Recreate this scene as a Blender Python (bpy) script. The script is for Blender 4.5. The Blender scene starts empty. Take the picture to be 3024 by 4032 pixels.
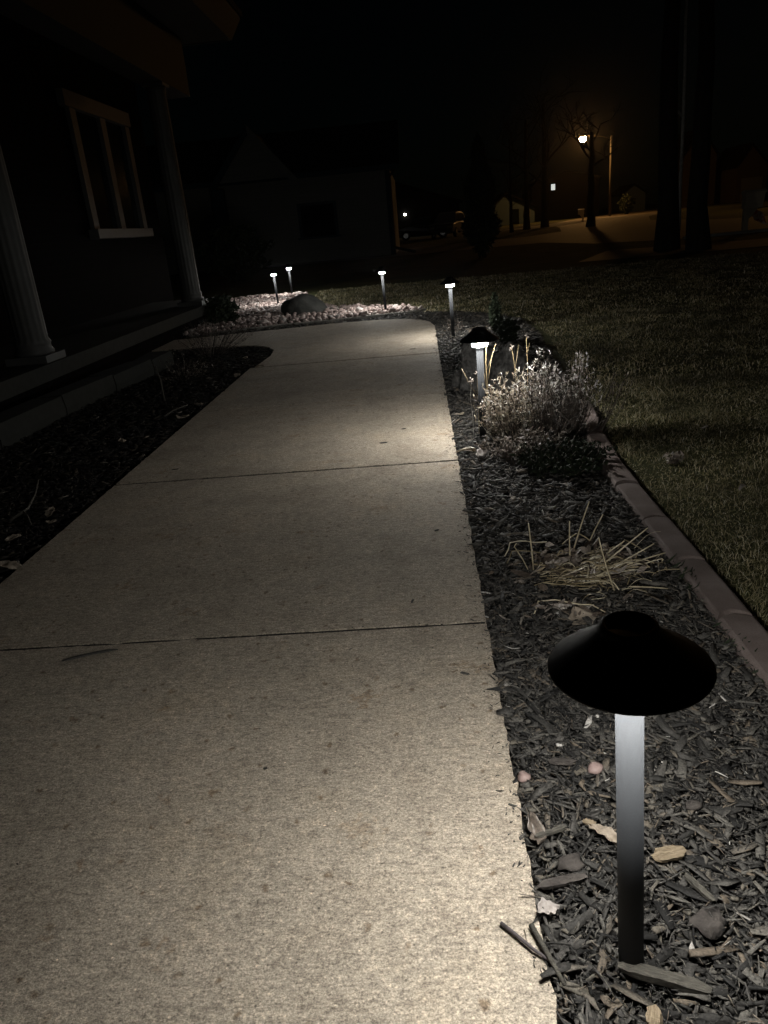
import bpy, math, random
import numpy as np
from mathutils import Vector, Matrix
random.seed(7); rng = np.random.default_rng(11)
scene = bpy.context.scene
COL = scene.collection
PI = math.pi

# ------------------------------------------------------------------ helpers
class MB:
    def __init__(s): s.v = []; s.f = []; s.n = 0
    def add(s, vs, fs):
        o = s.n
        s.v.extend([tuple(map(float, p)) for p in vs]); s.n += len(vs)
        s.f.extend([tuple(i + o for i in f) for f in fs]); return s
    def box(s, x0, x1, y0, y1, z0, z1):
        return s.add([(x0,y0,z0),(x1,y0,z0),(x1,y1,z0),(x0,y1,z0),(x0,y0,z1),(x1,y0,z1),(x1,y1,z1),(x0,y1,z1)],
                     [(0,3,2,1),(4,5,6,7),(0,1,5,4),(1,2,6,5),(2,3,7,6),(3,0,4,7)])
    def tube(s, pts, rads, k=8, cap=True):
        pts = [Vector(p) for p in pts]; n = len(pts)
        if not hasattr(rads, '__len__'): rads = [rads] * n
        vs = []; a = None
        for i, p in enumerate(pts):
            t = (pts[min(i+1, n-1)] - pts[max(i-1, 0)])
            t = t.normalized() if t.length > 1e-9 else Vector((0,0,1))
            if a is None: a = t.orthogonal().normalized()
            else:
                a = a - t * a.dot(t)
                a = a.normalized() if a.length > 1e-6 else t.orthogonal().normalized()
            b = t.cross(a)
            for j in range(k):
                w = 2*PI*j/k
                vs.append(p + (a*math.cos(w) + b*math.sin(w)) * rads[i])
        fs = [(i*k+j, i*k+(j+1)%k, (i+1)*k+(j+1)%k, (i+1)*k+j) for i in range(n-1) for j in range(k)]
        if cap: fs += [tuple(range(k-1, -1, -1)), tuple((n-1)*k + j for j in range(k))]
        return s.add(vs, fs)
    def lathe(s, prof, c=(0,0,0), k=48):
        vs = []; n = len(prof)
        for r, z in prof:
            for j in range(k):
                w = 2*PI*j/k; vs.append((c[0]+r*math.cos(w), c[1]+r*math.sin(w), c[2]+z))
        fs = [(i*k+j, i*k+(j+1)%k, (i+1)*k+(j+1)%k, (i+1)*k+j) for i in range(n-1) for j in range(k)]
        return s.add(vs, fs)
    def prism(s, poly, z0, z1):
        n = len(poly)
        vs = [(x,y,z0) for x,y in poly] + [(x,y,z1) for x,y in poly]
        return s.add(vs, [tuple(range(n-1,-1,-1)), tuple(range(n,2*n))] + [(i,(i+1)%n,n+(i+1)%n,n+i) for i in range(n)])
    def build(s, name, mat, parent=None, smooth=False):
        me = bpy.data.meshes.new(name); me.from_pydata(s.v, [], s.f); me.update()
        return link(name, me, mat, parent, smooth)
def link(name, me, mat, parent=None, smooth=False):
    if mat: me.materials.append(mat)
    if smooth: me.polygons.foreach_set('use_smooth', [True]*len(me.polygons))
    o = bpy.data.objects.new(name, me); COL.objects.link(o)
    if parent: o.parent = parent
    return o
def npmesh(name, V, F, mat, parent=None, smooth=False):
    """V (n,3) float, F (m,k) int."""
    me = bpy.data.meshes.new(name); m, k = F.shape
    me.vertices.add(len(V)); me.vertices.foreach_set('co', np.ascontiguousarray(V, dtype=np.float32).ravel())
    me.loops.add(m*k); me.loops.foreach_set('vertex_index', np.ascontiguousarray(F, dtype=np.int32).ravel())
    me.polygons.add(m); me.polygons.foreach_set('loop_start', np.arange(0, m*k, k, dtype=np.int32))
    me.update(calc_edges=True); me.validate()
    return link(name, me, mat, parent, smooth)
def tag(o, label, cat, group=None):
    o['label'] = label; o['category'] = cat
    if group: o['group'] = group
    return o
def kind(o, k, label=None):
    o['kind'] = k
    if label: o['label'] = label
    return o
def empty(name, loc, label, cat, group=None, rz=0):
    o = bpy.data.objects.new(name, None); COL.objects.link(o)
    o.location = loc; o.rotation_euler = (0,0,rz); o.empty_display_size = .1
    return tag(o, label, cat, group)

# ------------------------------------------------------------------ materials
def newmat(name, rough=.8, spec=.5, metal=0.):
    m = bpy.data.materials.new(name); m.use_nodes = True
    nt = m.node_tree; b = nt.nodes['Principled BSDF']
    b.inputs['Roughness'].default_value = rough
    b.inputs['Specular IOR Level'].default_value = spec
    b.inputs['Metallic'].default_value = metal
    return m, nt, b
def coords(nt, scale=(1,1,1), rot=(0,0,0)):
    tc = nt.nodes.new('ShaderNodeTexCoord'); mp = nt.nodes.new('ShaderNodeMapping')
    mp.inputs['Scale'].default_value = scale; mp.inputs['Rotation'].default_value = rot
    nt.links.new(tc.outputs['Object'], mp.inputs['Vector']); return mp.outputs['Vector']
def noise(nt, vec, scale, detail=3, rough=.6):
    n = nt.nodes.new('ShaderNodeTexNoise'); n.inputs['Scale'].default_value = scale
    n.inputs['Detail'].default_value = detail; n.inputs['Roughness'].default_value = rough
    nt.links.new(vec, n.inputs['Vector']); return n.outputs['Fac']
def ramp(nt, fac, stops):
    r = nt.nodes.new('ShaderNodeValToRGB'); e = r.color_ramp.elements
    while len(e) > 1: e.remove(e[-1])
    e[0].position = stops[0][0]; e[0].color = (*stops[0][1], 1)
    for p, c in stops[1:]:
        x = e.new(p); x.color = (*c, 1)
    nt.links.new(fac, r.inputs['Fac']); return r.outputs['Color']
def mixc(nt, fac, a, b, mode='MIX'):
    m = nt.nodes.new('ShaderNodeMix'); m.data_type = 'RGBA'; m.blend_type = mode
    for sock, v in ((m.inputs[0], fac), (m.inputs[6], a), (m.inputs[7], b)):
        if hasattr(v, 'is_output'): nt.links.new(v, sock)
        elif isinstance(v, (int, float)): sock.default_value = v
        else: sock.default_value = (*v, 1)
    return m.outputs[2]
def bump(nt, b, h, strength=.5, dist=.01):
    n = nt.nodes.new('ShaderNodeBump'); n.inputs['Strength'].default_value = strength
    n.inputs['Distance'].default_value = dist
    nt.links.new(h, n.inputs['Height']); nt.links.new(n.outputs['Normal'], b.inputs['Normal'])
def g3(v): return (v, v, v)
def mnoise(name, c1, c2, scale=20, rough=.8, bs=.3, bd=.005, spec=.4, metal=0, stretch=(1,1,1), detail=4):
    m, nt, b = newmat(name, rough, spec, metal)
    v = coords(nt, stretch); n = noise(nt, v, scale, detail)
    nt.links.new(ramp(nt, n, [(.3, c1), (.7, c2)]), b.inputs['Base Color'])
    if bs: bump(nt, b, n, bs, bd)
    return m
def misland(name, stops, rough=.8, spec=.4, scale=120, amt=.5, stretch=(1,1,1), bs=.3, bd=.002, trans=0):
    m, nt, b = newmat(name, rough, spec)
    g = nt.nodes.new('ShaderNodeNewGeometry')
    base = ramp(nt, g.outputs['Random Per Island'], stops)
    n = noise(nt, coords(nt, stretch), scale, 4)
    shade = ramp(nt, n, [(.3, g3(1-amt)), (.5, g3(1-.3*amt)), (.7, g3(1.15))])
    nt.links.new(mixc(nt, 1.0, base, shade, 'MULTIPLY'), b.inputs['Base Color'])
    if bs: bump(nt, b, n, bs, bd)
    if trans:
        tr = nt.nodes.new('ShaderNodeBsdfTranslucent'); mixs = nt.nodes.new('ShaderNodeMixShader'); mixs.inputs['Fac'].default_value = trans
        nt.links.new(mixc(nt, 1.0, base, shade, 'MULTIPLY'), tr.inputs['Color'])
        out = nt.nodes['Material Output']; nt.links.new(b.outputs[0], mixs.inputs[1]); nt.links.new(tr.outputs[0], mixs.inputs[2]); nt.links.new(mixs.outputs[0], out.inputs['Surface'])
    return m
def memit(name, col, strength):
    m, nt, b = newmat(name); b.inputs['Base Color'].default_value = (.8,.8,.8,1)
    b.inputs['Emission Color'].default_value = (*col, 1); b.inputs['Emission Strength'].default_value = strength
    return m

def mk_concrete():
    m, nt, b = newmat('concrete', .82, .35)
    v = coords(nt); vs = coords(nt, (.75, 1, 1))
    big = noise(nt, v, 1.5, 5, .65); mid = noise(nt, v, 11, 5, .7)
    col = ramp(nt, big, [(.3, (.40,.345,.275)), (.5, (.485,.418,.335)), (.7, (.435,.37,.295))])
    col = mixc(nt, 1, col, ramp(nt, mid, [(.3, g3(.84)), (.62, g3(1.05))]), 'MULTIPLY')
    gr = noise(nt, vs, 215, 4, .85)
    col = mixc(nt, 1, col, ramp(nt, gr, [(.37, g3(.45)), (.47, g3(.86)), (.55, g3(1.08)), (.65, g3(1.5))]), 'MULTIPLY')
    me_ = noise(nt, coords(nt, (.5,1,1)), 85, 4, .8)
    col = mixc(nt, 1, col, ramp(nt, me_, [(.36, g3(.66)), (.5, g3(1)), (.64, g3(1.28))]), 'MULTIPLY')
    fi = noise(nt, v, 330, 2, .8)
    col = mixc(nt, 1, col, ramp(nt, fi, [(.36, g3(.72)), (.64, g3(1.28))]), 'MULTIPLY')
    vo = nt.nodes.new('ShaderNodeTexVoronoi'); vo.inputs['Scale'].default_value = 190
    nt.links.new(v, vo.inputs['Vector'])
    sep = nt.nodes.new('ShaderNodeSeparateColor'); nt.links.new(vo.outputs['Color'], sep.inputs['Color'])
    pit = ramp(nt, sep.outputs['Red'], [(.0, g3(.5)), (.05, g3(.65)), (.055, g3(1)), (.975, g3(1)), (.98, g3(1.6))])
    dm = ramp(nt, vo.outputs['Distance'], [(.25, g3(1)), (.5, g3(0))])
    col = mixc(nt, dm, col, mixc(nt, 1, col, pit, 'MULTIPLY'))
    # leaf stains and grime spots: ragged blots in random cells, plus broad worn patches
    wv = nt.nodes.new('ShaderNodeTexNoise'); wv.inputs['Scale'].default_value = 45; wv.inputs['Detail'].default_value = 4
    nt.links.new(v, wv.inputs['Vector'])
    for sc, size, keep, cc, off, st in ((5.5, .15, .26, (.78,.70,.62), 3.7, (.7,1,1)), (13, .16, .15, (.70,.62,.55), 9.1, (.8,1,1)), (30, .25, .14, (.52,.46,.40), 5.5, (1,1,1))):
        mp = nt.nodes.new('ShaderNodeMapping'); mp.inputs['Location'].default_value = (off, off*1.7, 0); mp.inputs['Scale'].default_value = st
        nt.links.new(v, mp.inputs['Vector'])
        dd = nt.nodes.new('ShaderNodeVectorMath'); dd.operation = 'MULTIPLY_ADD'
        nt.links.new(wv.outputs['Color'], dd.inputs[0]); dd.inputs[1].default_value = (.9/sc,)*3; nt.links.new(mp.outputs['Vector'], dd.inputs[2])
        vq = nt.nodes.new('ShaderNodeTexVoronoi'); vq.inputs['Scale'].default_value = sc; vq.voronoi_dimensions = '2D'
        nt.links.new(dd.outputs[0], vq.inputs['Vector'])
        se = nt.nodes.new('ShaderNodeSeparateColor'); nt.links.new(vq.outputs['Color'], se.inputs['Color'])
        inside = ramp(nt, vq.outputs['Distance'], [(size*.35, g3(1)), (size, g3(0))])
        pick = ramp(nt, se.outputs['Red'], [(keep*.3, g3(1)), (keep, g3(0))])
        k = mixc(nt, 1, inside, pick, 'MULTIPLY')
        col = mixc(nt, k, col, mixc(nt, 1, col, cc, 'MULTIPLY'))
    pt = noise(nt, v, 2.6, 6, .7)
    col = mixc(nt, 1, col, ramp(nt, pt, [(.32, (.80,.78,.76)), (.5, g3(1)), (.7, (1.04,1.0,.94))]), 'MULTIPLY')
    nt.links.new(col, b.inputs['Base Color'])
    h = mixc(nt, .35, gr, noise(nt, vs, 420, 2, .7))
    bump(nt, b, h, 1.0, .0026)
    return m
M = {}
M['concrete'] = mk_concrete()
M['soil'] = mnoise('soil', (.006,.0055,.005), (.02,.018,.016), 60, .95, .8, .01)
M['mulch'] = misland('mulch', [(0,(.010,.0095,.009)),(.25,(.034,.032,.029)),(.58,(.082,.077,.070)),(.84,(.145,.135,.118)),(.93,(.17,.135,.10)),(.97,(.13,.12,.10)),(.993,(.17,.15,.12)),(.996,(.62,.59,.55))], .8, .4, 260, .6, (1,1,1), .5, .002)
M['mulch_dark'] = misland('mulch_dark', [(0,(.008,.007,.006)),(.6,(.02,.018,.016)),(.9,(.035,.028,.02)),(.985,(.06,.05,.035)),(.99,(.2,.18,.15))], .85, .3, 160, .5)  # darker range of chip tones, used in the left bed
M['grass'] = misland('grass', [(0,(.07,.08,.03)),(.25,(.17,.165,.07)),(.45,(.33,.29,.15)),(.7,(.52,.45,.27)),(.92,(.70,.63,.44)),(1,(.85,.82,.68))], .7, .35, 2.6, .8, (1,1,1), 0, trans=.35)
def mk_lawn():
    m, nt, b = newmat('lawn', .95, .2)
    v = coords(nt); n1 = noise(nt, v, 1.2, 5); n2 = noise(nt, v, 70, 3, .7)
    c = ramp(nt, n1, [(.3, (.035,.042,.015)), (.55, (.06,.062,.024)), (.75, (.09,.08,.036))])
    c = mixc(nt, 1, c, ramp(nt, n2, [(.3, g3(.4)), (.7, g3(1.3))]), 'MULTIPLY')
    nt.links.new(c, b.inputs['Base Color']); bump(nt, b, n2, .8, .02); return m
M['lawn'] = mk_lawn()
M['asphalt'] = mnoise('asphalt', (.085,.068,.048), (.135,.108,.078), 1.2, .75, .2, .01, .6)
M['kerb'] = mnoise('kerb_concrete', (.28,.27,.24), (.36,.34,.31), 30, .9)
M['gravel'] = misland('gravel', [(0,(.07,.055,.05)),(.22,(.36,.275,.25)),(.6,(.54,.42,.385)),(.85,(.64,.54,.50)),(1,(.72,.66,.63))], .7, .4, 45, .35, (1,1,1), .4, .005)
M['boulder'] = mnoise('boulder_stone', (.030,.032,.030), (.085,.085,.078), 7, .9, .9, .03, .3, 0, (1,1,1), 8)
M['boulder2'] = mnoise('mottled_stone', (.02,.019,.018), (.13,.125,.118), 34, .9, .9, .02, .3, 0, (1,1,1), 6)
def mk_paver():
    m, nt, b = newmat('paver_red', .85, .35)
    v = coords(nt); n1 = noise(nt, v, 7, 5); n2 = noise(nt, v, 300, 3, .7)
    c = ramp(nt, n1, [(.3, (.14,.108,.095)), (.55, (.195,.155,.142)), (.75, (.25,.21,.195))])
    c = mixc(nt, 1, c, ramp(nt, n2, [(.3, g3(.75)), (.7, g3(1.15))]), 'MULTIPLY')
    nt.links.new(c, b.inputs['Base Color']); bump(nt, b, n2, .5, .002); return m
M['paver'] = mk_paver()
M['bronze'] = mnoise('dark_bronze_paint', (.003,.0027,.0025), (.004,.0036,.0034), 200, .6, .05, .0005, .25)
M['pole'] = mnoise('satin_grey_pole_paint', (.026,.0275,.030), (.031,.033,.036), 500, .8, .04, .0003, .1, .0)
M['lens'] = memit('led_lens', (1.0,.985,.93), 1200)
M['diffuser'] = memit('led_diffuser', (1.0,.985,.93), 60)
M['bounce_glow'] = memit('bounce_disc', (1.0,.98,.93), 96)  # added glow standing in for light bounced off the hat's underside
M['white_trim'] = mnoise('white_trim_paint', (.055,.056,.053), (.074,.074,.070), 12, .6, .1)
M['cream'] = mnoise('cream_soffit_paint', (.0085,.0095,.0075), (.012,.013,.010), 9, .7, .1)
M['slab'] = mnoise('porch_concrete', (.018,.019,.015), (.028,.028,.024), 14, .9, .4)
M['shingle'] = mnoise('roof_shingle', (.02,.02,.02), (.05,.045,.04), 30, .95, .6, .02)
M['glass'] = mnoise('dark_window_glass', (.004,.006,.007), (.006,.009,.010), 3, .06, 0, 0, .6)
M['dark_ev'] = misland('evergreen_leaf', [(0,(.012,.018,.009)),(.6,(.02,.03,.014)),(1,(.04,.05,.025))], .8, .3, 60, .3, (1,1,1), 0)
M['bark'] = mnoise('tree_bark', (.008,.007,.006), (.022,.019,.016), 14, .95, .9, .04, .3, 0, (1,1,.25))
M['lit_edge_bark'] = mnoise('lit_edge_bark', (.35,.34,.31), (.6,.58,.54), 18, .9, .5, .01)  # pale tone standing in for the highlight on a trunk's edge
M['stem'] = misland('dark_dead_stem', [(0,(.02,.016,.013)),(.5,(.065,.05,.04)),(.9,(.2,.165,.135)),(1,(.5,.45,.4))], .7, .4, 90, .3, (1,1,1), 0)
M['seed'] = misland('pale_seed_leaf', [(0,(.3,.26,.22)),(.5,(.62,.58,.53)),(1,(.85,.84,.82))], .38, .8, 200, .5, (1,1,1), .2, trans=.35)
M['tanleaf'] = misland('tan_dead_leaf', [(0,(.18,.13,.09)),(.5,(.46,.38,.28)),(1,(.80,.74,.62))], .38, .8, 200, .5, (1,1,1), .2, trans=.35)
M['brownleaf'] = misland('brown_dead_leaf', [(0,(.05,.038,.03)),(.5,(.22,.175,.14)),(1,(.62,.56,.5))], .38, .8, 200, .5, (1,1,1), .2, trans=.35)
M['straw'] = misland('straw', [(0,(.20,.16,.09)),(.35,(.42,.34,.21)),(.75,(.65,.57,.40)),(1,(.82,.77,.62))], .4, .5, 40, .35, (1,1,1), 0)
M['ystalk'] = misland('golden_stalk', [(0,(.22,.165,.085)),(1,(.28,.215,.12))], .45, .5, 60, .25, (1,1,1), 0)
M['leaf_pale'] = mnoise('pale_leaf', (.21,.17,.13), (.40,.34,.27), 90, .7, .4, .002)
M['leaf_white'] = mnoise('bleached_leaf', (.26,.23,.21), (.45,.41,.38), 90, .7, .4, .002)
M['wood_tan'] = mnoise('split_wood', (.16,.12,.075), (.36,.29,.20), 60, .85, .9, .004, .2, 0, (1,9,3))
M['wood_grey'] = mnoise('weathered_bark', (.045,.042,.036), (.13,.12,.10), 70, .85, .9, .003, .3, 0, (1,8,3))
M['stick'] = mnoise('dark_stick', (.05,.042,.045), (.12,.10,.105), 120, .7, .5, .002)
M['slate'] = mnoise('brown_stone', (.035,.03,.027), (.085,.074,.066), 40, .9, .9, .006)
M['pink'] = mnoise('pink_pebble', (.24,.165,.15), (.36,.27,.245), 60, .6, .3, .002)
M['mailbox'] = mnoise('tan_mailbox_plastic', (.50,.42,.31), (.58,.50,.37), 20, .55, .15)
M['siding_light'] = mnoise('pale_siding', (.035,.052,.062), (.045,.065,.075), 3, .8, .3, .01, .3, 0, (.2,.2,9))
M['siding_tan'] = mnoise('tan_siding', (.03,.021,.013), (.04,.029,.018), 3, .8, .3, .01, .3, 0, (.2,.2,9))
M['siding_dark'] = mnoise('dark_siding', (.003,.003,.003), (.005,.005,.005), 3, 1., .3, .01, .0, 0, (.2,.2,9))
M['siding_grey'] = mnoise('grey_siding', (.17,.17,.155), (.23,.23,.21), 3, .8, .3, .01, .3, 0, (.2,.2,9))
M['pole_wood'] = mnoise('utility_pole_wood', (.05,.043,.033), (.08,.07,.052), 8, .9, .4, .01, .3, 0, (1,1,.1))
M['carpaint'] = mnoise('dark_car_paint', (.010,.010,.012), (.014,.014,.016), 3, .25, 0, 0, .6)
M['carwhite'] = mnoise('light_car_paint', (.09,.095,.10), (.11,.11,.115), 3, .3, 0, 0, .6)
M['tyre'] = mnoise('tyre_rubber', (.01,.01,.01), (.02,.02,.02), 30, .9)
M['chrome'] = mnoise('bright_rim', (.5,.5,.5), (.6,.6,.6), 3, .25, 0, 0, .5, .9)
M['sodium'] = memit('street_lamp_glow', (1, .50, .15), 500)
M['sodium_dim'] = memit('dim_street_lamp_glow', (1, .50, .15), 130)  # same colour as the first lamp, set weaker for the second
M['winlit'] = memit('lit_window_pane', (.50, .72, .78), .75)
M['whiteglow'] = memit('small_white_glow', (1, .93, .75), 30)
def mk_brick():
    m, nt, b = newmat('dark_brick', .95, .05)
    tc = nt.nodes.new('ShaderNodeTexCoord'); s = nt.nodes.new('ShaderNodeSeparateXYZ'); c = nt.nodes.new('ShaderNodeCombineXYZ')
    nt.links.new(tc.outputs['Object'], s.inputs[0])
    a = nt.nodes.new('ShaderNodeMath'); a.operation = 'ADD'
    nt.links.new(s.outputs['X'], a.inputs[0]); nt.links.new(s.outputs['Y'], a.inputs[1])
    nt.links.new(a.outputs[0], c.inputs['X']); nt.links.new(s.outputs['Z'], c.inputs['Y'])
    br = nt.nodes.new('ShaderNodeTexBrick'); nt.links.new(c.outputs[0], br.inputs['Vector'])
    br.inputs['Scale'].default_value = 1; br.inputs['Brick Width'].default_value = .22; br.inputs['Row Height'].default_value = .075
    br.inputs['Mortar Size'].default_value = .008
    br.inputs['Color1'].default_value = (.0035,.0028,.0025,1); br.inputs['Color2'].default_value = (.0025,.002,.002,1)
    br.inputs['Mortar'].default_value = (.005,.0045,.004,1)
    nt.links.new(br.outputs['Color'], b.inputs['Base Color'])
    inv = nt.nodes.new('ShaderNodeMath'); inv.operation = 'SUBTRACT'; inv.inputs[0].default_value = 1
    nt.links.new(br.outputs['Fac'], inv.inputs[1]); bump(nt, b, inv.outputs[0], .6, .008)
    return m
M['brick'] = mk_brick()
def mk_floral():
    m, nt, b = newmat('floral_cloth', .85, .2)
    n = noise(nt, coords(nt), 9, 2)
    nt.links.new(ramp(nt, n, [(.42, (.62,.50,.44)), (.5, (.62,.50,.44)), (.56, (.45,.13,.08)), (.7, (.30,.06,.04))]), b.inputs['Base Color']); return m
M['floral'] = mk_floral()

# ------------------------------------------------------------------ camera, world, faint fill sun
cam = bpy.data.cameras.new('camera'); co = bpy.data.objects.new('camera', cam); COL.objects.link(co)
R = Matrix(((0.99530195, 0.06762306, 0.06929036), (0.0402893, 0.36148201, -0.9315082), (-0.08803865, 0.92992359, 0.35705927)))
co.matrix_world = Matrix.Translation((0, 0, .97)) @ R.to_4x4()
cam.sensor_fit = 'VERTICAL'; cam.sensor_height = 36; cam.lens = 26.0; cam.clip_start = .02; cam.clip_end = 2000
scene.camera = co
w = bpy.data.worlds.new('World'); scene.world = w; w.use_nodes = True
nt = w.node_tree; bg = nt.nodes['Background']
sky = nt.nodes.new('ShaderNodeTexSky'); sky.sky_type = 'NISHITA'; sky.sun_disc = False
sky.sun_elevation = math.radians(14); sky.sun_rotation = math.radians(200)
mx = mixc(nt, 1.0, sky.outputs['Color'], (.75, 1.0, .95), 'MULTIPLY')
nt.links.new(mx, bg.inputs['Color']); bg.inputs['Strength'].default_value = .0001
sl = bpy.data.lights.new('glow_fill', 'SUN'); sl.energy = .004; sl.angle = math.radians(12); sl.color = (1, .93, .8)  # weak warm fill added for skyglow and street glow from behind
so = bpy.data.objects.new('glow_fill', sl); COL.objects.link(so)
so.rotation_euler = Vector((-.75, .9, -.42)).to_track_quat('-Z', 'Y').to_euler()
scene.view_settings.view_transform = 'Standard'; scene.view_settings.look = 'None'
scene.view_settings.exposure = 0; scene.view_settings.gamma = 1; scene.view_settings.use_curve_mapping = False
scene.cycles.use_denoising = True
scene.cycles.use_adaptive_sampling = False
scene.cycles.max_bounces = 4; scene.cycles.diffuse_bounces = 3; scene.cycles.glossy_bounces = 2
scene.cycles.sample_clamp_indirect = 3
scene.cycles.use_light_tree = True

# ------------------------------------------------------------------ ground
ZG = -.03
b = MB().add([(-400,-60,ZG),(400,-60,ZG),(400,700,ZG),(-400,700,ZG)], [(0,1,2,3)])
kind(b.build('ground', M['lawn']), 'structure')

def inpoly(x, y, poly):
    x = np.asarray(x); y = np.asarray(y); c = np.zeros(x.shape, bool); n = len(poly); j = n-1
    for i in range(n):
        xi, yi = poly[i]; xj, yj = poly[j]
        if yi != yj:
            c ^= ((yi > y) != (yj > y)) & (x < (xj-xi)*(y-yi)/(yj-yi) + xi)
        j = i
    return c
def smooth_closed(P, k=6):
    n = len(P); out = []
    for i in range(n):
        p0, p1, p2, p3 = (Vector((*P[(i+q) % n], 0)) for q in (-1, 0, 1, 2))
        for s in range(k):
            t = s/k
            q = .5*((2*p1) + (p2-p0)*t + (2*p0-5*p1+4*p2-p3)*t*t + (3*p1-p0-3*p2+p3)*t**3)
            out.append((q.x, q.y))
    return out

# walkway slabs: jittered outline, chamfered arris, gap at each joint
def slab(poly, name='walkway', z=0.0):
    P = []
    n = len(poly)
    for i in range(n):
        a = Vector(poly[i]); c = Vector(poly[(i+1) % n]); L = (c-a).length; k = max(1, int(L/.025))
        for s in range(k): P.append(a.lerp(c, s/k))
    n = len(P)
    nrm = []
    for i in range(n):
        t = (P[(i+1) % n] - P[i-1]).normalized(); nrm.append(Vector((t.y, -t.x)))
    area = sum(P[i].x*P[(i+1)%n].y - P[(i+1)%n].x*P[i].y for i in range(n))
    if area < 0: nrm = [-q for q in nrm]
    jit = [random.gauss(0, .0023) + .0018*math.sin(i*.9+random.random()) for i in range(n)]
    chip_ = [abs(random.gauss(0, 1)) for _ in range(n)]
    out = [P[i] + nrm[i]*(jit[i]) for i in range(n)]
    inn = [P[i] - nrm[i]*(.0006 + .0007*chip_[i]) for i in range(n)]
    vs = [(p.x, p.y, z-.1) for p in out] + [(p.x, p.y, z-.0012) for p in out] + [(p.x, p.y, z) for p in inn]
    fs = [(i, (i+1)%n, n+(i+1)%n, n+i) for i in range(n)] + [(n+i, n+(i+1)%n, 2*n+(i+1)%n, 2*n+i) for i in range(n)]
    fs.append(tuple(range(2*n, 3*n)))
    if area < 0: fs = [tuple(reversed(f)) for f in fs]
    o = MB().add(vs, fs).build(name, M['concrete']); return kind(o, 'structure')
XL, XR = -1.43, .112; gp = .0062
JY = [-1.2, .28, 1.688, 3.10, 4.50, 6.03]
G_ = {3.10: .0085, 6.03: .013}      # the older joints have opened wider
for a, c in zip(JY[:-1], JY[1:]):
    ga, gc = G_.get(a, gp), G_.get(c, gp)
    slab([(XL, a+ga), (XR, a+ga), (XR, c-gc), (XL, c-gc)])
slab([(-1.40, 6.043), (.112, 6.043), (.12, 7.2), (.118, 7.75), (.08, 8.08), (0, 8.32), (-.12, 8.47), (-.30, 8.60), (-.55, 8.68), (-1.06, 8.69), (-1.636, 8.58), (-1.636, 7.36), (-1.5, 7.2), (-1.40, 6.95), (-1.37, 6.6)])
slab([(-1.644, 8.575), (-2.07, 8.53), (-2.6, 8.42), (-4.0, 8.3), (-4.0, 7.72), (-2.4, 7.6), (-1.97, 7.5), (-1.644, 7.37)])

kind(MB().add([(XL+.02,-1.1,-.026),(XR-.01,-1.1,-.026),(XR-.01,8.3,-.026),(XL+.02,8.3,-.026)], [(0,1,2,3)]).build('subsoil', M['soil']), 'structure')
jf = MB()
for j in JY[1:]: jf.box(XL+.003, XR-.004, j-G_.get(j,gp)+.0008, j+G_.get(j,gp)-.0008, -.09, -.0025)
jf.box(-1.643, -1.637, 7.4, 8.55, -.09, -.004)
kind(jf.build('joint_soil', M['soil']), 'structure')
# planting beds (dark soil sheets)
bedR = [(XR, .0), (.675, .0), (.675, 2.9), (.74, 3.4), (.82, 3.9), (.93, 5.5), (1.02, 6.8), (1.0, 7.7), (.8, 8.4), (.41, 8.9), (-.0, 9.12), (-.5, 9.10), (-1.1, 8.96), (-1.7, 8.95), (-2.4, 8.72), (-2.4, 8.5), (-1.63, 8.56), (-1.06, 8.68), (-.5, 8.66), (-.12, 8.45), (.08, 8.06), (.118, 7.7)]
kind(MB().add([(x, y, -.024) for x, y in bedR], [tuple(range(len(bedR)))]).build('planting_soil', M['soil']), 'structure')
bedL = [(XL, -.5), (XL, 6.03), (-1.38, 6.6), (-1.42, 6.95), (-1.5, 7.2), (-1.64, 7.37), (-1.97, 7.5), (-2.4, 7.6), (-2.6, 7.6), (-2.6, -.5)]
kind(MB().add([(x, y, -.024) for x, y in bedL][::-1], [tuple(range(len(bedL)))]).build('planting_soil', M['soil']), 'structure')
gravP = [(-4.3,8.75),(-2.5,8.75),(-1.72,8.99),(-1.1,9.0),(-.5,9.14),(-.10,9.2),(.02,9.36),(-.1,9.62),(-.4,9.95),(-.9,10.3),(-1.3,10.75),(-1.65,11.5),(-1.85,12.6),(-2.0,13.5),(-3.0,13.95),(-3.8,13.5),(-4.3,12.4)]
kind(MB().add([(x, y, -.020) for x, y in gravP], [tuple(range(len(gravP)))]).build('gravel_bed', M['soil']), 'structure')

# ------------------------------------------------------------------ chips, blades, stones
def scatter(poly, dens, ymin=-1e9, ymax=1e9):
    P = np.array(poly); x0, y0 = P.min(0); x1, y1 = P.max(0); y0 = max(y0, ymin); y1 = min(y1, ymax)
    n = int(dens*(x1-x0)*(y1-y0)); x = rng.uniform(x0, x1, n); y = rng.uniform(y0, y1, n)
    k = inpoly(x, y, poly); return x[k], y[k]
def rotm(yaw, pitch, roll):
    cy, sy, cp, sp, cr, sr = np.cos(yaw), np.sin(yaw), np.cos(pitch), np.sin(pitch), np.cos(roll), np.sin(roll)
    R = np.empty((len(yaw), 3, 3))
    R[:,0,0]=cy*cp; R[:,0,1]=cy*sp*sr-sy*cr; R[:,0,2]=cy*sp*cr+sy*sr
    R[:,1,0]=sy*cp; R[:,1,1]=sy*sp*sr+cy*cr; R[:,1,2]=sy*sp*cr-cy*sr
    R[:,2,0]=-sp;   R[:,2,1]=cp*sr;          R[:,2,2]=cp*cr
    return R
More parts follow.
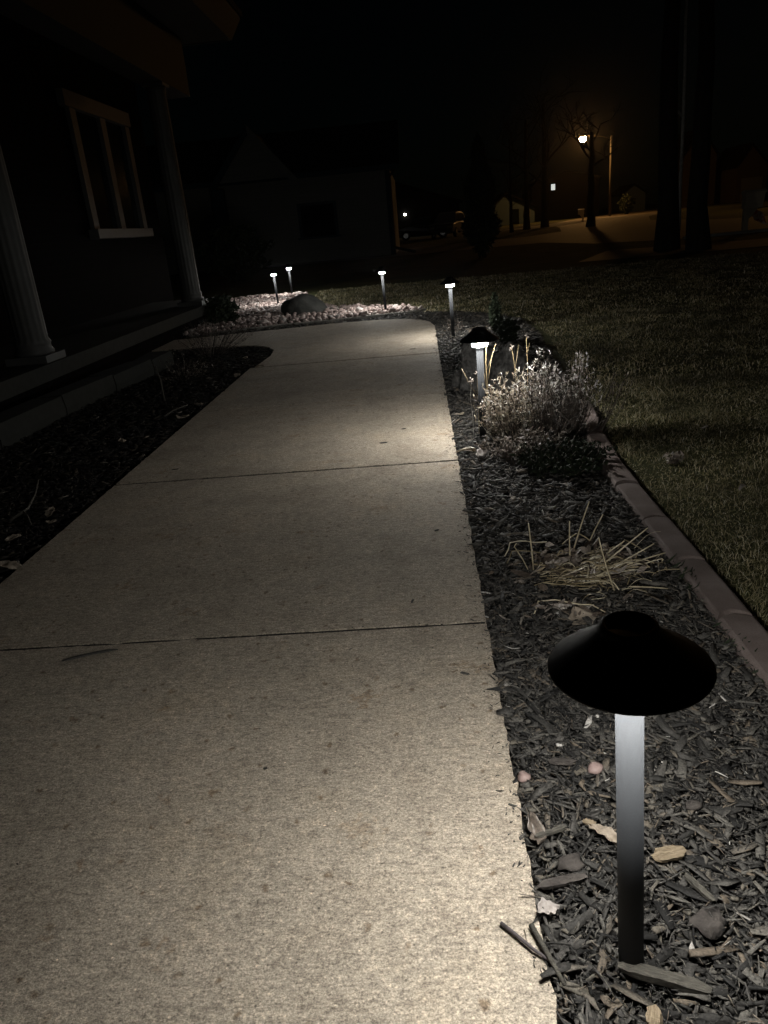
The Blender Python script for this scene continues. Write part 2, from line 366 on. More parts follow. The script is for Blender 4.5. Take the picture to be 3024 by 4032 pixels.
def chips(x, y, z, L, W, T, tilt=.25):
    n = len(x)
    # 3 cross sections of 4 verts: a splintery, slightly bent board
    sec = np.array([-1., 0., 1.]); q = np.array([[-1,-1],[1,-1],[1,1],[-1,1]], float)
    V = np.empty((n, 3, 4, 3))
    wid = np.stack([rng.uniform(.25,1,n), rng.uniform(.8,1.1,n), rng.uniform(.15,1,n)], 1)
    bend = rng.normal(0, .045, n); offs = rng.normal(0, .14, (n,3))
    for s in range(3):
        V[:,s,:,0] = (sec[s]*L/2)[:,None] + rng.normal(0, .10, (n,4))*W[:,None]
        V[:,s,:,1] = (wid[:,s]*W/2)[:,None]*q[None,:,0]*rng.uniform(.8,1.2,(n,4)) + (offs[:,s]*W)[:,None] + (bend*L*(sec[s]**2))[:,None]
        V[:,s,:,2] = (wid[:,s]*T/2)[:,None]*q[None,:,1]*rng.uniform(.6,1.3,(n,4)) + (offs[:,(s+1)%3]*T)[:,None]
    V = V.reshape(n, 12, 3)
    Rm = rotm(rng.uniform(0, 2*PI, n), rng.normal(0, tilt, n), rng.normal(0, tilt*1.6, n))
    V = np.einsum('nij,nkj->nki', Rm, V) + np.stack([x, y, z], 1)[:,None,:]
    f = []
    for s in range(2):
        for j in range(4): f.append((s*4+j, s*4+(j+1)%4, (s+1)*4+(j+1)%4, (s+1)*4+j))
    f += [(3,2,1,0), (8,9,10,11)]
    F = (np.array(f)[None] + (np.arange(n)*12)[:,None,None]).reshape(-1, 4)
    return V.reshape(-1, 3), F
def join(parts):
    V = []; F = []; o = 0
    for v, f in parts: V.append(v); F.append(f + o); o += len(v)
    return np.concatenate(V), np.concatenate(F)
parts = []
for dens, ya, yb, lm in ((15000, .35, 1.45, 1), (11500, 1.45, 2.6, 1.05), (5500, 2.6, 4.4, 1.25), (2400, 4.4, 9.3, 1.7)):
    x, y = scatter(bedR, dens, ya, yb); n = len(x)
    L = np.clip(rng.lognormal(math.log(.023), .55, n), .005, .075)*lm
    W = np.clip(rng.lognormal(math.log(.0052), .55, n), .0014, .018)*lm
    z = -.018 + rng.uniform(0, .020, n) + .004*np.sin(x*14+1)*np.cos(y*9)
    parts.append(chips(x, y, z, L, W, np.clip(W*rng.uniform(.12,.5,n), .0008, .005), .22))
for nn, ya, yb in ((230, .45, 2.6), (130, 2.6, 6)):          # broad flat shards
    x, y = scatter(bedR, nn/(.57*(yb-ya)), ya, yb); n = len(x); W = rng.uniform(.009,.02,n)
    parts.append(chips(x, y, rng.uniform(-.002,.006,n), rng.uniform(.03,.075,n), W, rng.uniform(.001,.004,n), .16))
for dens, ya, yb in ((15000, .35, 2.0), (5000, 2.0, 3.2)):      # fibres and crumbs
    x, y = scatter(bedR, dens, ya, yb); n = len(x)
    parts.append(chips(x, y, rng.uniform(-.012,.008,n), rng.lognormal(math.log(.009),.5,n), rng.uniform(.0007,.0024,n), rng.uniform(.0005,.0015,n), .35))
V, F = join(parts)
kind(npmesh('bark_mulch', V, F, M['mulch']), 'stuff')
parts = []
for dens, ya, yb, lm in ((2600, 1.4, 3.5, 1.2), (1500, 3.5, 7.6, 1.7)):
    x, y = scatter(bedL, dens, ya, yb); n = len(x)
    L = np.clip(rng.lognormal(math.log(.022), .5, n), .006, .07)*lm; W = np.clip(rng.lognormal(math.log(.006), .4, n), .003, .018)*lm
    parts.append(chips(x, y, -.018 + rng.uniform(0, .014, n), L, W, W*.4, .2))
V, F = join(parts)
kind(npmesh('dark_bark_mulch', V, F, M['mulch_dark']), 'stuff')
# crumbs spilled along both walk edges and through the open joints
cx, cy = [], []
for _ in range(520):
    yy = random.uniform(.3, 7) ** 1.0
    cx.append(XR - abs(random.gauss(0, .022))); cy.append(yy)
for j in JY[1:]:
    for _ in range(20): cx.append(random.uniform(XL, XR)); cy.append(j + random.gauss(0, .006))
for _ in range(110): cx.append(random.uniform(XL, XR)); cy.append(random.uniform(.5, 7))
cx = np.array(cx); cy = np.array(cy); n = len(cx)
V, F = chips(cx, cy, np.full(n, .0015), np.clip(rng.lognormal(math.log(.006), .5, n), .002, .022), rng.uniform(.001,.003,n), rng.uniform(.0008,.002,n), .05)
kind(npmesh('bark_crumbs', V, F, M['mulch']), 'stuff')

def blades(x, y, h, wd, lean, z0=ZG):
    n = len(x); a = rng.uniform(0, 2*PI, n); d = rng.uniform(0, 2*PI, n); ln = rng.normal(0, 1, n)*lean
    base = np.stack([x, y, np.full(n, z0)], 1); side = np.stack([np.cos(a), np.sin(a), np.zeros(n)], 1)*(wd/2)[:,None]
    m_ = base + np.stack([np.cos(d)*ln*h*.35, np.sin(d)*ln*h*.35, h*.6], 1)
    t = base + np.stack([np.cos(d)*ln*h, np.sin(d)*ln*h, h*np.clip(1-.25*np.abs(ln), .3, 1)], 1)
    V = np.stack([base-side, base+side, m_+side*.8, m_-side*.8, t], 1).reshape(-1, 3)
    i = (np.arange(n)*5)[:,None]
    F1 = np.concatenate([i+np.array([[0,1,2]]), i+np.array([[0,2,3]]), i+np.array([[3,2,4]])], 0)
    return V, F1
lawnP = [(.775, .8), (.775, 3.0), (.83, 3.4), (.9, 3.9), (1.0, 5.5), (1.09, 6.8), (1.07, 7.8), (.85, 8.5), (.45, 9.0), (.03, 9.2), (.03, 9.4), (-.38, 10.0), (-1.2, 10.6), (-1.6, 11.6), (-1.8, 12.6), (-1.9, 14.5), (6.5, 14.5), (6.5, 5.0), (2.6, 2.2), (1.6, 1.0)]
parts = []
for dens, ya, yb, h0, w0 in ((16000, .8, 2.6, .026, .0022), (10500, 2.6, 4.6, .030, .0030), (3600, 4.6, 8, .034, .005), (1500, 8, 14.5, .038, .009)):
    x, y = scatter(lawnP, dens, ya, yb)
    lim = .45*y + 1.3
    k = x < lim; x, y = x[k], y[k]; n = len(x)
    clump = .72 + .30*np.sin(x*5.1+np.sin(y*3.3)*2)*np.sin(y*4.3+1.7) + .28*np.sin(x*13.7+y*3.1)*np.sin(y*11.9-x*4.7)
    parts.append(blades(x, y, np.clip(h0*.68*rng.lognormal(0, .45, n)*clump, .006, .09), w0*rng.uniform(.6,1.3,n), 1.7))
V, F = join(parts)
kind(npmesh('grass', V, F, M['grass']), 'stuff')

# gravel
ico = []
def icos():
    t = (1+5**.5)/2
    v = np.array([(-1,t,0),(1,t,0),(-1,-t,0),(1,-t,0),(0,-1,t),(0,1,t),(0,-1,-t),(0,1,-t),(t,0,-1),(t,0,1),(-t,0,-1),(-t,0,1)], float)
    v /= np.linalg.norm(v[0])
    f = [(0,11,5),(0,5,1),(0,1,7),(0,7,10),(0,10,11),(1,5,9),(5,11,4),(11,10,2),(10,7,6),(7,1,8),(3,9,4),(3,4,2),(3,2,6),(3,6,8),(3,8,9),(4,9,5),(2,4,11),(6,2,10),(8,6,7),(9,8,1)]
    # one subdivision
    v = list(map(tuple, v)); c = {}; F = []
    def mid(a, b_):
        k = (min(a,b_), max(a,b_))
        if k not in c:
            p = (np.array(v[a])+np.array(v[b_]))/2; p /= np.linalg.norm(p); v.append(tuple(p)); c[k] = len(v)-1
        return c[k]
    for a, b_, d in f:
        ab, bd, da = mid(a,b_), mid(b_,d), mid(d,a); F += [(a,ab,da),(b_,bd,ab),(d,da,bd),(ab,bd,da)]
    return np.array(v), np.array(F)
IV, IF = icos()
def stones(x, y, z, s, flat=.6):
    n = len(x); sc = np.stack([s*rng.uniform(.7,1.3,n), s*rng.uniform(.6,1.1,n), s*flat*rng.uniform(.6,1.2,n)], 1)
    V = IV[None]*(1+rng.normal(0, .10, (n, len(IV), 1)))*sc[:,None,:]
    Rm = rotm(rng.uniform(0,2*PI,n), rng.normal(0,.45,n), rng.normal(0,.45,n))
    V = np.einsum('nij,nkj->nki', Rm, V) + np.stack([x,y,z],1)[:,None,:]
    F = (IF[None] + (np.arange(n)*len(IV))[:,None,None]).reshape(-1,3)
    return V.reshape(-1,3), F
x, y = scatter(gravP, 620); n = len(x)
V, F = stones(x, y, -.005 + rng.uniform(0,.035,n), rng.lognormal(math.log(.027), .3, n))
kind(npmesh('river_gravel', V, F, M['gravel'], smooth=False), 'stuff')

# ------------------------------------------------------------------ path lights
HZ = .478
def path_light(x, y, z=0, tilt=(0, 0), label='', rz=0):
    t = empty('path_light', (x, y, z), label, 'path light', 'bronze mushroom path lights beside the walkway')
    t.rotation_euler = (tilt[0], tilt[1], rz)
    MB().lathe([(0,-.08),(.0165,-.08),(.0165,.432),(0,.432)], k=40).build('pole', M['pole'], t, True)
    h = MB().lathe([(0,.530),(.024,.5303),(.0262,.5338),(.0285,.5345),(.0318,.5325),(.032,.528),(.0345,.5245),(.042,.5175),(.055,.507),(.070,.4965),(.083,.488),(.0905,.4815),(.092,.479),(.0915,.4775),(.089,.4785),(.080,.485),(.06,.498),(.035,.508),(0,.508)], k=72)
    h.build('hat', M['bronze'], t, True)
    MB().lathe([(0,.506),(.02,.506),(.02,.4705),(.036,.4705),(.036,.467),(0,.467)], k=40).build('lamp_collar', M['bronze'], t, True)
    MB().lathe([(.034,.466),(.0345,.4515)], k=32).build('lens', M['lens'], t, True)
    MB().lathe([(.0344,.451),(.0225,.4475)], k=32).build('diffuser', M['diffuser'], t, True)
    MB().lathe([(.076,.4815),(.036,.4815)], k=40).build('bounce_disc', M['bounce_glow'], t, True)  # glowing ring added to spread soft light down the pole
    MB().lathe([(.0222,.448),(.0215,.444),(.018,.4385),(.0168,.431)], k=32).build('neck', M['pole'], t, True)
    return t
LS = [(.226, .738, 0, (0, -.035), 'nearest path light with broad black hat and grey pole, standing in the foreground mulch'),
      (.256, 3.50, -.03, (0,0), 'path light with black hat rising behind the dried perennials'),
      (.27, 6.87, -.015, (0,-.012), 'path light at the far right corner of the walkway, behind the bushy perennials'),
      (-.45, 9.55, 0, (0,-.02), 'path light alone at the right tip of the pale gravel bed'),
      (-2.18, 11.64, 0, (0,-.03), 'path light in the gravel directly left of the grey boulder'),
      (-2.25, 13.45, 0, (0,-.015), 'farthest path light, small and standing behind the boulder at the gravel edge')]
for x, y, z, tl, lb in LS: path_light(x, y, z, tl, lb)

# ------------------------------------------------------------------ edging pavers
def paver(y0, y1, xc0, xc1, label, zt=.012, wd=.09):
    n = 8; P = []
    A = Vector((xc0, y0)); B = Vector((xc1, y1)); t = (B-A).normalized(); s = Vector((t.y, -t.x))
    for i in range(n+1):                      # near end: concave scallop
        u = -1 + 2*i/n; P.append(A + s*(u*wd/2) + t*(.022*(1-u*u)))
    for i in range(5): P.append(A.lerp(B, (i+1)/6) + s*(wd/2))
    for i in range(n+1):                      # far end: rounded nose
        u = 1 - 2*i/n; P.append(B + s*(u*wd/2) + t*(.020*(1-u*u)))
    for i in range(5): P.append(B.lerp(A, (i+1)/6) - s*(wd/2))
    m = len(P); ctr = (A+B)/2
    def ring(f, z):
        out = []
        for p in P:
            d = p - ctr; ax = d.dot(t); tr = d.dot(s)
            out.append((ctr + t*(ax - math.copysign(min(abs(ax), f), ax)) + s*(tr - math.copysign(min(abs(tr), f), tr))).to_tuple() + (z,))
        return out
    jr = [random.gauss(0, .0012) for _ in P]
    r0 = ring(0, -.07); r1 = ring(0, zt-.012); r2 = ring(.0035, zt-.003); r3 = ring(.010, zt)
    r1 = [(a[0]+j, a[1], a[2]) for a, j in zip(r1, jr)]
    vs = r0+r1+r2+r3; fs = []
    for k in range(3): fs += [(k*m+i, k*m+(i+1)%m, (k+1)*m+(i+1)%m, (k+1)*m+i) for i in range(m)]
    fs.append(tuple(range(3*m, 4*m)))
    o = MB().add(vs, fs).build('edging_paver', M['paver'])
    return tag(o, label, 'paver', 'reddish concrete pavers edging the planting bed')
ys = [.30, .63, .965, 1.295, 1.63, 1.95, 2.28, 2.63, 2.97, 3.31, 3.63, 3.95]
xs = [.715]*8 + [.722, .752, .80, .83]
pl = {3: 'reddish edging paver entering at the right picture border beside the nearest lamp hat',
      4: 'second reddish edging paver from the right border, beside the cut dry stalks',
      5: 'reddish edging paver with straw shadows across it, right of the cut dry stalks',
      6: 'reddish edging paver just beyond the cut dry stalks, faint twig shadow on it',
      7: 'edging paver lying in full shadow between two lit ones',
      8: 'edging paver crossed by bright orange stripes of lamp light',
      9: 'thin far edging paver lit along its lawn side below the dark twigs',
      10: 'last visible edging paver, vanishing under the dried perennials'}
for i in range(3, 11):
    paver(ys[i]+.002, ys[i+1]-.003, xs[i], xs[i+1], pl[i], .012 + random.uniform(-.003,.003), .088 if i < 9 else .07)

# gravel bed rim
rim = [(-2.5,8.73,.0),(-1.95,8.86,.0),(-1.72,8.96,0),(-1.1,8.97,0),(-.5,9.11,0),(-.12,9.17,0),(.05,9.33,-.0)]
tag(MB().tube(rim, .017, 8).build('garden_edging', M['kerb'], None, True), 'thin pale edging strip between the gravel and the dark mulch', 'garden edging')

# ------------------------------------------------------------------ loose things on the mulch and the walk
def blob(name, x, y, z, sx, sy, sz, mat, label, cat, rz=0, rough=.12, sub=3, seed=0, group=None, sink=.3, fn=None):
    import bmesh
    bm = bmesh.new(); bmesh.ops.create_icosphere(bm, subdivisions=sub, radius=1)
    from mathutils import noise as mn
    for v in bm.verts:
        p = v.co.copy(); d = 1 + rough*(mn.noise(p*1.3 + Vector((seed,0,0)))*1.6 + .5*mn.noise(p*3.1 + Vector((0,seed,0))))
        v.co = Vector((p.x*sx, p.y*sy, p.z*sz))*d
        if fn: v.co = fn(v.co)
        if v.co.z < -sz*sink: v.co.z = -sz*sink
    me = bpy.data.meshes.new(name); bm.to_mesh(me); bm.free()
    o = link(name, me, mat, None, True); o.location = (x, y, z); o.rotation_euler = (0,0,rz)
    return tag(o, label, cat, group)
def leaf(x, y, z, L, W, mat, label, rz=0, curl=.3, seed=0, group=None, name='fallen_leaf'):
    rnd = random.Random(seed); nu, nv = 15, 9; vs = []; fs = []
    for i in range(nu):
        u = i/(nu-1); wd = W/2*(math.sin(PI*min(1, u*1.02+.02))**.55)*(1+.18*math.sin(u*19+seed))
        for j in range(nv):
            v = -1 + 2*j/(nv-1)
            zz = curl*L*(.5*(v*v)*(.3+u) + .25*math.sin(u*5+seed) + .10*math.sin(v*4+u*7+seed*2)) + rnd.uniform(-1,1)*.006*L*4*curl
            vs.append(((u-.5)*L + curl*.1*L*math.sin(v*2), v*wd + curl*.15*L*math.sin(u*4+seed), zz))
    for i in range(nu-1):
        for j in range(nv-1): a = i*nv+j; fs.append((a, a+1, a+nv+1, a+nv))
    vs += [(p[0], p[1], p[2]-.0008) for p in vs]; N = nu*nv
    fs += [tuple(N+q for q in reversed(f)) for f in fs]
    rimi = [j for j in range(nv)] + [i*nv+nv-1 for i in range(1,nu)] + [(nu-1)*nv+j for j in range(nv-2,-1,-1)] + [i*nv for i in range(nu-2,0,-1)]
    fs += [(rimi[k], N+rimi[k], N+rimi[(k+1)%len(rimi)], rimi[(k+1)%len(rimi)]) for k in range(len(rimi))]
    mz = min(p[2] for p in vs)
    o = MB().add([(p[0],p[1],p[2]-mz) for p in vs], fs).build(name, mat, None, True)
    o.location = (x, y, z); o.rotation_euler = (rnd.uniform(-.15,.15), rnd.uniform(-.15,.15), rz)
    return tag(o, label, 'leaf', group)
def plank(name, x, y, z, L, W, T, mat, label, cat, rz=0, pitch=0, seed=0, bend=0):
    rnd = random.Random(seed); nu = 12; sec = [(-1,-1),(-.3,-1.1),(.35,-1),(1,-.8),(1,.8),(.4,1.05),(-.25,.95),(-1,1)]; vs = []; fs = []; k = 8
    offs = [rnd.uniform(.82, 1.15) for _ in sec]
    for i in range(nu):
        u = i/(nu-1); e = min(1, .55+3*min(u, 1-u)); cx = rnd.uniform(-.03,.03)*W
        for j, (a, c) in enumerate(sec):
            jit = (rnd.uniform(-.10,.10) if 0 < i < nu-1 else rnd.uniform(-.3,.3))
            vs.append(((u-.5)*L + (jit*W if i in (0,nu-1) else 0), cx + a*W/2*e*offs[j]*(1+jit*.5) + bend*L*math.sin(PI*u), c*T/2*offs[j]*e + rnd.uniform(-.08,.08)*T))
    for i in range(nu-1):
        for j in range(k): fs.append((i*k+j, i*k+(j+1)%k, (i+1)*k+(j+1)%k, (i+1)*k+j))
    fs += [tuple(range(k-1,-1,-1)), tuple((nu-1)*k+j for j in range(k))]
    o = MB().add(vs, fs).build(name, mat); o.location = (x,y,z); o.rotation_euler = (rnd.uniform(-.12,.12), pitch, rz)
    return tag(o, label, cat)
plank('wood_chip', .330, .910, .012, .046, .026, .008, M['wood_tan'], 'pale tan split wood chip lying right of the nearest lamp pole', 'wood chip', .25, .05, 3)
plank('bark_piece', .262, .705, .010, .115, .017, .010, M['wood_grey'], 'long weathered bark strip lying just in front of the nearest lamp foot', 'bark piece', -.32, .03, 5, .02)
plank('wood_chip', .222, .985, .010, .018, .012, .004, M['wood_tan'], 'small square tan chip beside the curled pale leaf', 'wood chip', -.3, 0, 8)
plank('bark_piece', .155, .868, .010, .075, .016, .007, M['slate'], 'flat brown bark piece lying close to the walk edge, left of the lamp pole', 'bark piece', .25, .04, 12)
plank('bark_piece', .155, .965, .012, .058, .007, .005, M['wood_grey'], 'narrow split bark sliver pointing at the nearest lamp pole', 'bark piece', .35, .02, 15)
plank('bark_piece', .205, 1.135, .012, .045, .013, .006, M['slate'], 'reddish brown bark slab left of the lamp pole, above the pink pebble', 'bark piece', -.1, .0, 19)
plank('bark_piece', .355, .845, .012, .050, .012, .006, M['wood_grey'], 'pointed bark chip leaning between the tan wood chip and the brown stone', 'bark piece', -1.0, .12, 21)
plank('wood_chip', .232, .655, .010, .028, .018, .010, M['wood_tan'], 'stubby broken wood chunk at the bottom edge of the photo', 'wood chip', 1.2, .1, 23)
plank('bark_piece', -.105+.02, .0, 0, .01, .004, .002, M['stick'], 'x', 'x') if False else None
blob('pebble', .262, 1.118, .006, .0155, .0135, .011, M['pink'], 'rounded pink pebble in the mulch left of the lamp pole', 'pebble', .4, .2, 2, 4)
blob('pebble', .129, 1.105, .006, .012, .013, .009, M['pink'], 'dull pink pebble touching the walk edge', 'pebble', 0, .25, 2, 9)
blob('pebble', .405, 1.02, .005, .016, .011, .007, M['slate'], 'reddish flat pebble near the right picture border', 'pebble', .3, .25, 2, 17)
blob('flat_stone', .348, .795, .004, .026, .021, .008, M['slate'], 'flat brown stone with an angular outline right of the lamp foot', 'stone', .5, .6, 2, 6)
blob('flat_stone', .176, .905, .004, .020, .018, .008, M['slate'], 'dull brown lump of stone between the walk edge and the lamp pole', 'stone', .2, .6, 2, 26)
leaf(.351, 1.672, -.001, .075, .062, M['leaf_pale'], 'large pale curled oak leaf behind the nearest lamp hat', 1.9, .22, 2)
leaf(.240, .955, .004, .058, .022, M['leaf_pale'], 'long twisted pale leaf left of the nearest lamp pole', -1.0, .35, 5)
leaf(.125, .815, .008, .032, .024, M['leaf_white'], 'small crumpled white leaf beside the walk edge at the bottom', .3, .5, 7)
leaf(.128, .962, .004, .05, .026, M['brownleaf'], 'crumpled brown leaf mass wedged against the walk edge', 1.7, .55, 9)
leaf(.489, 1.765, .0, .03, .016, M['brownleaf'], 'small brown leaf right of the large pale oak leaf', .3, .4, 11)
leaf(.165, 3.93, -.005, .055, .045, M['tanleaf'], 'tan leaf lying between the walk and the second path light', .4, .2, 14)
leaf(.215, 3.12, .004, .06, .05, M['leaf_white'], 'bright curled leaf at the left foot of the dried perennials', 1.0, .5, 16)
leaf(.155, 3.20, .002, .085, .03, M['tanleaf'], 'long orange brown leaf between walk and dried perennials', -.15, .25, 18)
LB = [(-1.36, 6.05, .07, 'pale leaf in the dark left bed near the walkway bend'), (-1.46, 5.70, .08, 'pale leaf touching the left walk edge short of the bend'), (-1.50, 4.72, .075, 'curled pale leaf in the left bed beside the third joint'),
      (-1.50, 4.38, .08, 'larger bright curled leaf leaning on the left walk edge'), (-1.70, 3.90, .07, 'pale leaf far from the walk in the middle of the left bed'), (-1.585, 3.95, .035, 'tiny pale leaf between the mid bed leaf and the walk'),
      (-1.575, 2.775, .07, 'pale leaf beside the bent twig in the left bed'), (-1.47, 2.24, .09, 'twisted leaf at the left picture border beside the walk'), (-1.60, 2.52, .06, 'dull leaf at the left picture border beyond the twisted one'), (-1.60, 6.62, .07, 'faint leaf deep in the left bed near the ornamental grass'), (-1.53, 2.68, .04, 'small greenish leaf right of the bent twig')]
for i, (x, y, L, lb) in enumerate(LB): leaf(x, y, -.006, L, L*.6, M['leaf_pale'], lb, i*1.3, .3, 30+i)
LL = [(1.25,3.35,'small pale leaf on the lit lawn patch right of the dried perennials'),(1.62,3.05,'curled pale leaf farther right on the lit lawn patch'),(1.10,2.55,'thin pale leaf on the lawn just outside the shaded pavers'),(1.95,3.9,'pale leaf lying alone far out on the lawn'),(1.02,1.98,'small bright leaf on the dark lawn beside the straw clump')]
for i, (x, y, lb) in enumerate(LL): leaf(x, y, -.012, .032+.006*(i%3), .02, M['leaf_white'], lb, i*1.9, .4, 60+i)
def twig(name, pts, r, mat, label, cat='twig'):
    n = len(pts); o = MB().tube(pts, [r*(1-.35*i/(n-1)) for i in range(n)], 7).build(name, mat, None, True); return tag(o, label, cat)
twig('stick', [(.055,.800,.006),(.072,.782,.007),(.095,.756,.008),(.122,.735,.004)], .0032, M['stick'], 'dark stick poking from the mulch onto the walk at the bottom')
twig('stick', [(.098,.795,.006),(.112,.752,.010),(.124,.718,.008),(.13,.705,.003)], .0042, M['wood_grey'], 'grey broken stick lying along the walk edge at the bottom')
twig('twig', [(-1.72,2.72,0),(-1.68,2.80,.02),(-1.72,2.95,.03),(-1.77,3.09,.05)], .006, M['wood_grey'], 'long bent twig lying in the left bed')
twig('twig', [(-1.69,2.78,.015),(-1.64,2.72,.01),(-1.60,2.66,0)], .004, M['wood_grey'], 'short side twig below the long bent one')
twig('twig', [(-1.64,4.45,0),(-1.60,4.50,.02),(-1.53,4.60,.03)], .005, M['wood_grey'], 'pale straight twig in the left bed near the walk')
twig('twig', [(-1.80,4.95,0),(-1.80,4.95,.14),(-1.82,4.96,.24)], .006, M['wood_grey'], 'upright broken stalk standing in the left bed')
twig('twig', [(-2.02,4.9,.02),(-1.93,4.75,.01)], .005, M['wood_grey'], 'thin twig lying left of the upright stalk')
plank('bark_strip', -.92, 1.628, .004, .135, .012, .005, M['mulch'], 'wavy dark bark strip lying below the first walkway joint', 'bark strip', .32, 0, 31, .05)
CR = [(.042, 1.456, .022, -.5, 'dark bark bit on the nearest slab close to the right edge'), (-.367, 1.163, .008, .3, 'black speck of bark in the middle of the nearest slab'),
      (-.228, 3.461, .035, .1, 'short dark twig piece on the third slab'), (-.133, 3.697, .022, .2, 'dark bark bit on the third slab nearer the second light'),
      (-.098, 6.306, .05, 0, 'dark bit lying beyond the far joint'), (-.08, 1.821, .02, 1.3, 'thin dark splinter just past the first joint'), (.0, 2.319, .018, .6, 'dark fragment on the second slab near the right edge'), (-1.203, 3.268, .03, .2, 'dark bit on the third slab near the left edge')]
for i, (x, y, L, r, lb) in enumerate(CR): plank('bark_bit', x, y, .003, L, max(.004, L*.28), .003, M['mulch'], lb, 'bark bit', r, 0, 50+i)

# ------------------------------------------------------------------ dry plants
def stemcurve(p0, p1, sag=0, wob=.01, n=6, rnd=random):
    p0 = Vector(p0); p1 = Vector(p1); L = (p1-p0).length; out = []
    w1 = Vector((rnd.uniform(-1,1), rnd.uniform(-1,1), rnd.uniform(-.4,.4)))*wob
    for i in range(n):
        t = i/(n-1); p = p0.lerp(p1, t) + w1*math.sin(PI*t) + Vector((0,0,sag*math.sin(PI*t)))
        out.append(p)
    return out
def curl(mb, p, d, L, W, rnd):
    """one curled dead leaf: a twisted ribbon"""
    d = d.normalized(); s = d.cross(Vector((rnd.uniform(-1,1), rnd.uniform(-1,1), rnd.uniform(-1,1)))).normalized(); u = s.cross(d)
    n = 5; vs = []; th = rnd.uniform(-2.6, 2.6); tw = rnd.uniform(-1.5,1.5); q = p.copy(); a = 0
    for i in range(n):
        t = i/(n-1); w_ = W*math.sin(PI*(.12+.8*t))/2
        dd = d*math.cos(a) + u*math.sin(a); uu = u*math.cos(a) - d*math.sin(a); a += th/n
        ss = s*math.cos(tw*t) + uu*math.sin(tw*t)
        vs += [q-ss*w_, q+ss*w_]; q = q + dd*(L/(n-1))
    mb.add(vs, [(2*i, 2*i+1, 2*i+3, 2*i+2) for i in range(n-1)])
def perennial(name, c, rx, ry, H, nst, mats, label, seed, lean=(0,0), leaves=9, spread=1.3, r=.0014, hmin=.38, lw=.008, ll=.022, lowfrac=.25):
    rnd = random.Random(seed); t = empty(name, (c[0], c[1], -.02), label, 'dried plant')
    sm, lm, hm = MB(), MB(), MB()
    for i in range(nst):
        a = rnd.uniform(0, 2*PI); q = math.sqrt(rnd.random())
        bx, by = rx*.55*q*math.cos(a), ry*.55*q*math.sin(a); h = H*rnd.uniform(hmin, 1)*(1-.35*q*q)
        top = Vector((bx*spread/.55*rnd.uniform(.7,1.2)+lean[0]*h, by*spread/.55*rnd.uniform(.7,1.2)+lean[1]*h, h))
        P = stemcurve((bx, by, 0), top, 0, .028, 6, rnd)
        sm.tube(P, [r*(1.3-.7*k/5) for k in range(6)], 4, False)
        for _ in range(leaves):
            u = lowfrac + (1-lowfrac)*rnd.random(); k = min(4, int(u*5)); p = P[k].lerp(P[k+1], u*5-k)
            d = Vector((rnd.gauss(0,1), rnd.gauss(0,1), rnd.gauss(-.2,.7)))
            curl(lm, p, d, ll*rnd.uniform(.5,1.4), lw*rnd.uniform(.4,1.3), rnd)
        if rnd.random() < .45:     # side twig and seed head
            k = rnd.randint(2,4); e = P[k] + Vector((rnd.gauss(0,.025), rnd.gauss(0,.025), rnd.uniform(.01,.05)))
            sm.tube([P[k], P[k].lerp(e,.5)+Vector((0,0,.004)), e], [r*.8, r*.7, r*.5], 4, False)
            for _ in range(5): curl(hm, e, Vector((rnd.gauss(0,1), rnd.gauss(0,1), rnd.gauss(.6,.6))), .009, .004, rnd)
        for _ in range(rnd.choice((0,2,3,5))): curl(hm, top+Vector((0,0,-rnd.random()*.02)), Vector((rnd.gauss(0,.6), rnd.gauss(0,.6), rnd.gauss(.9,.6))), rnd.uniform(.011,.024), rnd.uniform(.003,.008), rnd)
    sm.build('dead_stalk', mats[0], t); lm.build('foliage', mats[1], t); hm.build('seed_head', mats[2], t)
    for o in t.children: o['kind'] = 'stuff'
    return t
perennial('dried_perennial', (.372, 3.37), .115, .09, .36, 200, (M['stem'], M['tanleaf'], M['tanleaf']), 'dense tan dried perennial with curled leaves right beside the second path light', 1, (.0,0), 10, lw=.006, ll=.018)
perennial('dried_perennial', (.535, 3.42), .10, .09, .44, 180, (M['stem'], M['brownleaf'], M['seed']), 'dried perennial with pale seed heads in the middle of the clump', 2, (.02,0), 5, lw=.005, ll=.02, r=.0014, lowfrac=.15)
perennial('dried_perennial', (.675, 3.44), .075, .09, .42, 90, (M['stem'], M['brownleaf'], M['seed']), 'sparser dried perennial with bleached tips on the lawn side of the clump', 3, (.12,0), 5, lw=.005, ll=.02, r=.0014, lowfrac=.1)
perennial('dried_perennial', (.42, 3.12), .15, .09, .14, 110, (M['stem'], M['brownleaf'], M['brownleaf']), 'low brown dead foliage at the front foot of the perennial clump', 4, (0,-.1), 18, lowfrac=.05)
perennial('dried_perennial', (.79, 3.42), .045, .05, .36, 11, (M['stem'], M['stem'], M['stem']), 'dark open twigs leaning out over the lawn edge', 5, (.38,0), 2, 1.5, .0017, .6)
perennial('dried_perennial', (.50, 3.27), .26, .05, .34, 34, (M['stem'], M['stem'], M['seed']), 'upright dark bare stems standing in front of the pale dried perennials', 21, (.03,-.02), 2, 1.25, .0019, .5)
perennial('low_shrub', (.53, 2.93), .17, .16, .115, 170, (M['stem'], M['dark_ev'], M['dark_ev']), 'low dark green mound in shadow in front of the dried perennials', 6, (.05,0), 18, 1.2, .0014, .6, .014, .02, .1)
perennial('dried_perennial', (.31, 7.22), .08, .06, .20, 16, (M['stem'], M['brownleaf'], M['stem']), 'thin dark dried plant beside the third path light', 8, (0,0), 3)
perennial('dried_perennial', (.60, 4.05), .12, .12, .20, 26, (M['stem'], M['brownleaf'], M['seed']), 'dim dried plant behind the clump beside the mottled stone', 9, (0,0), 6)
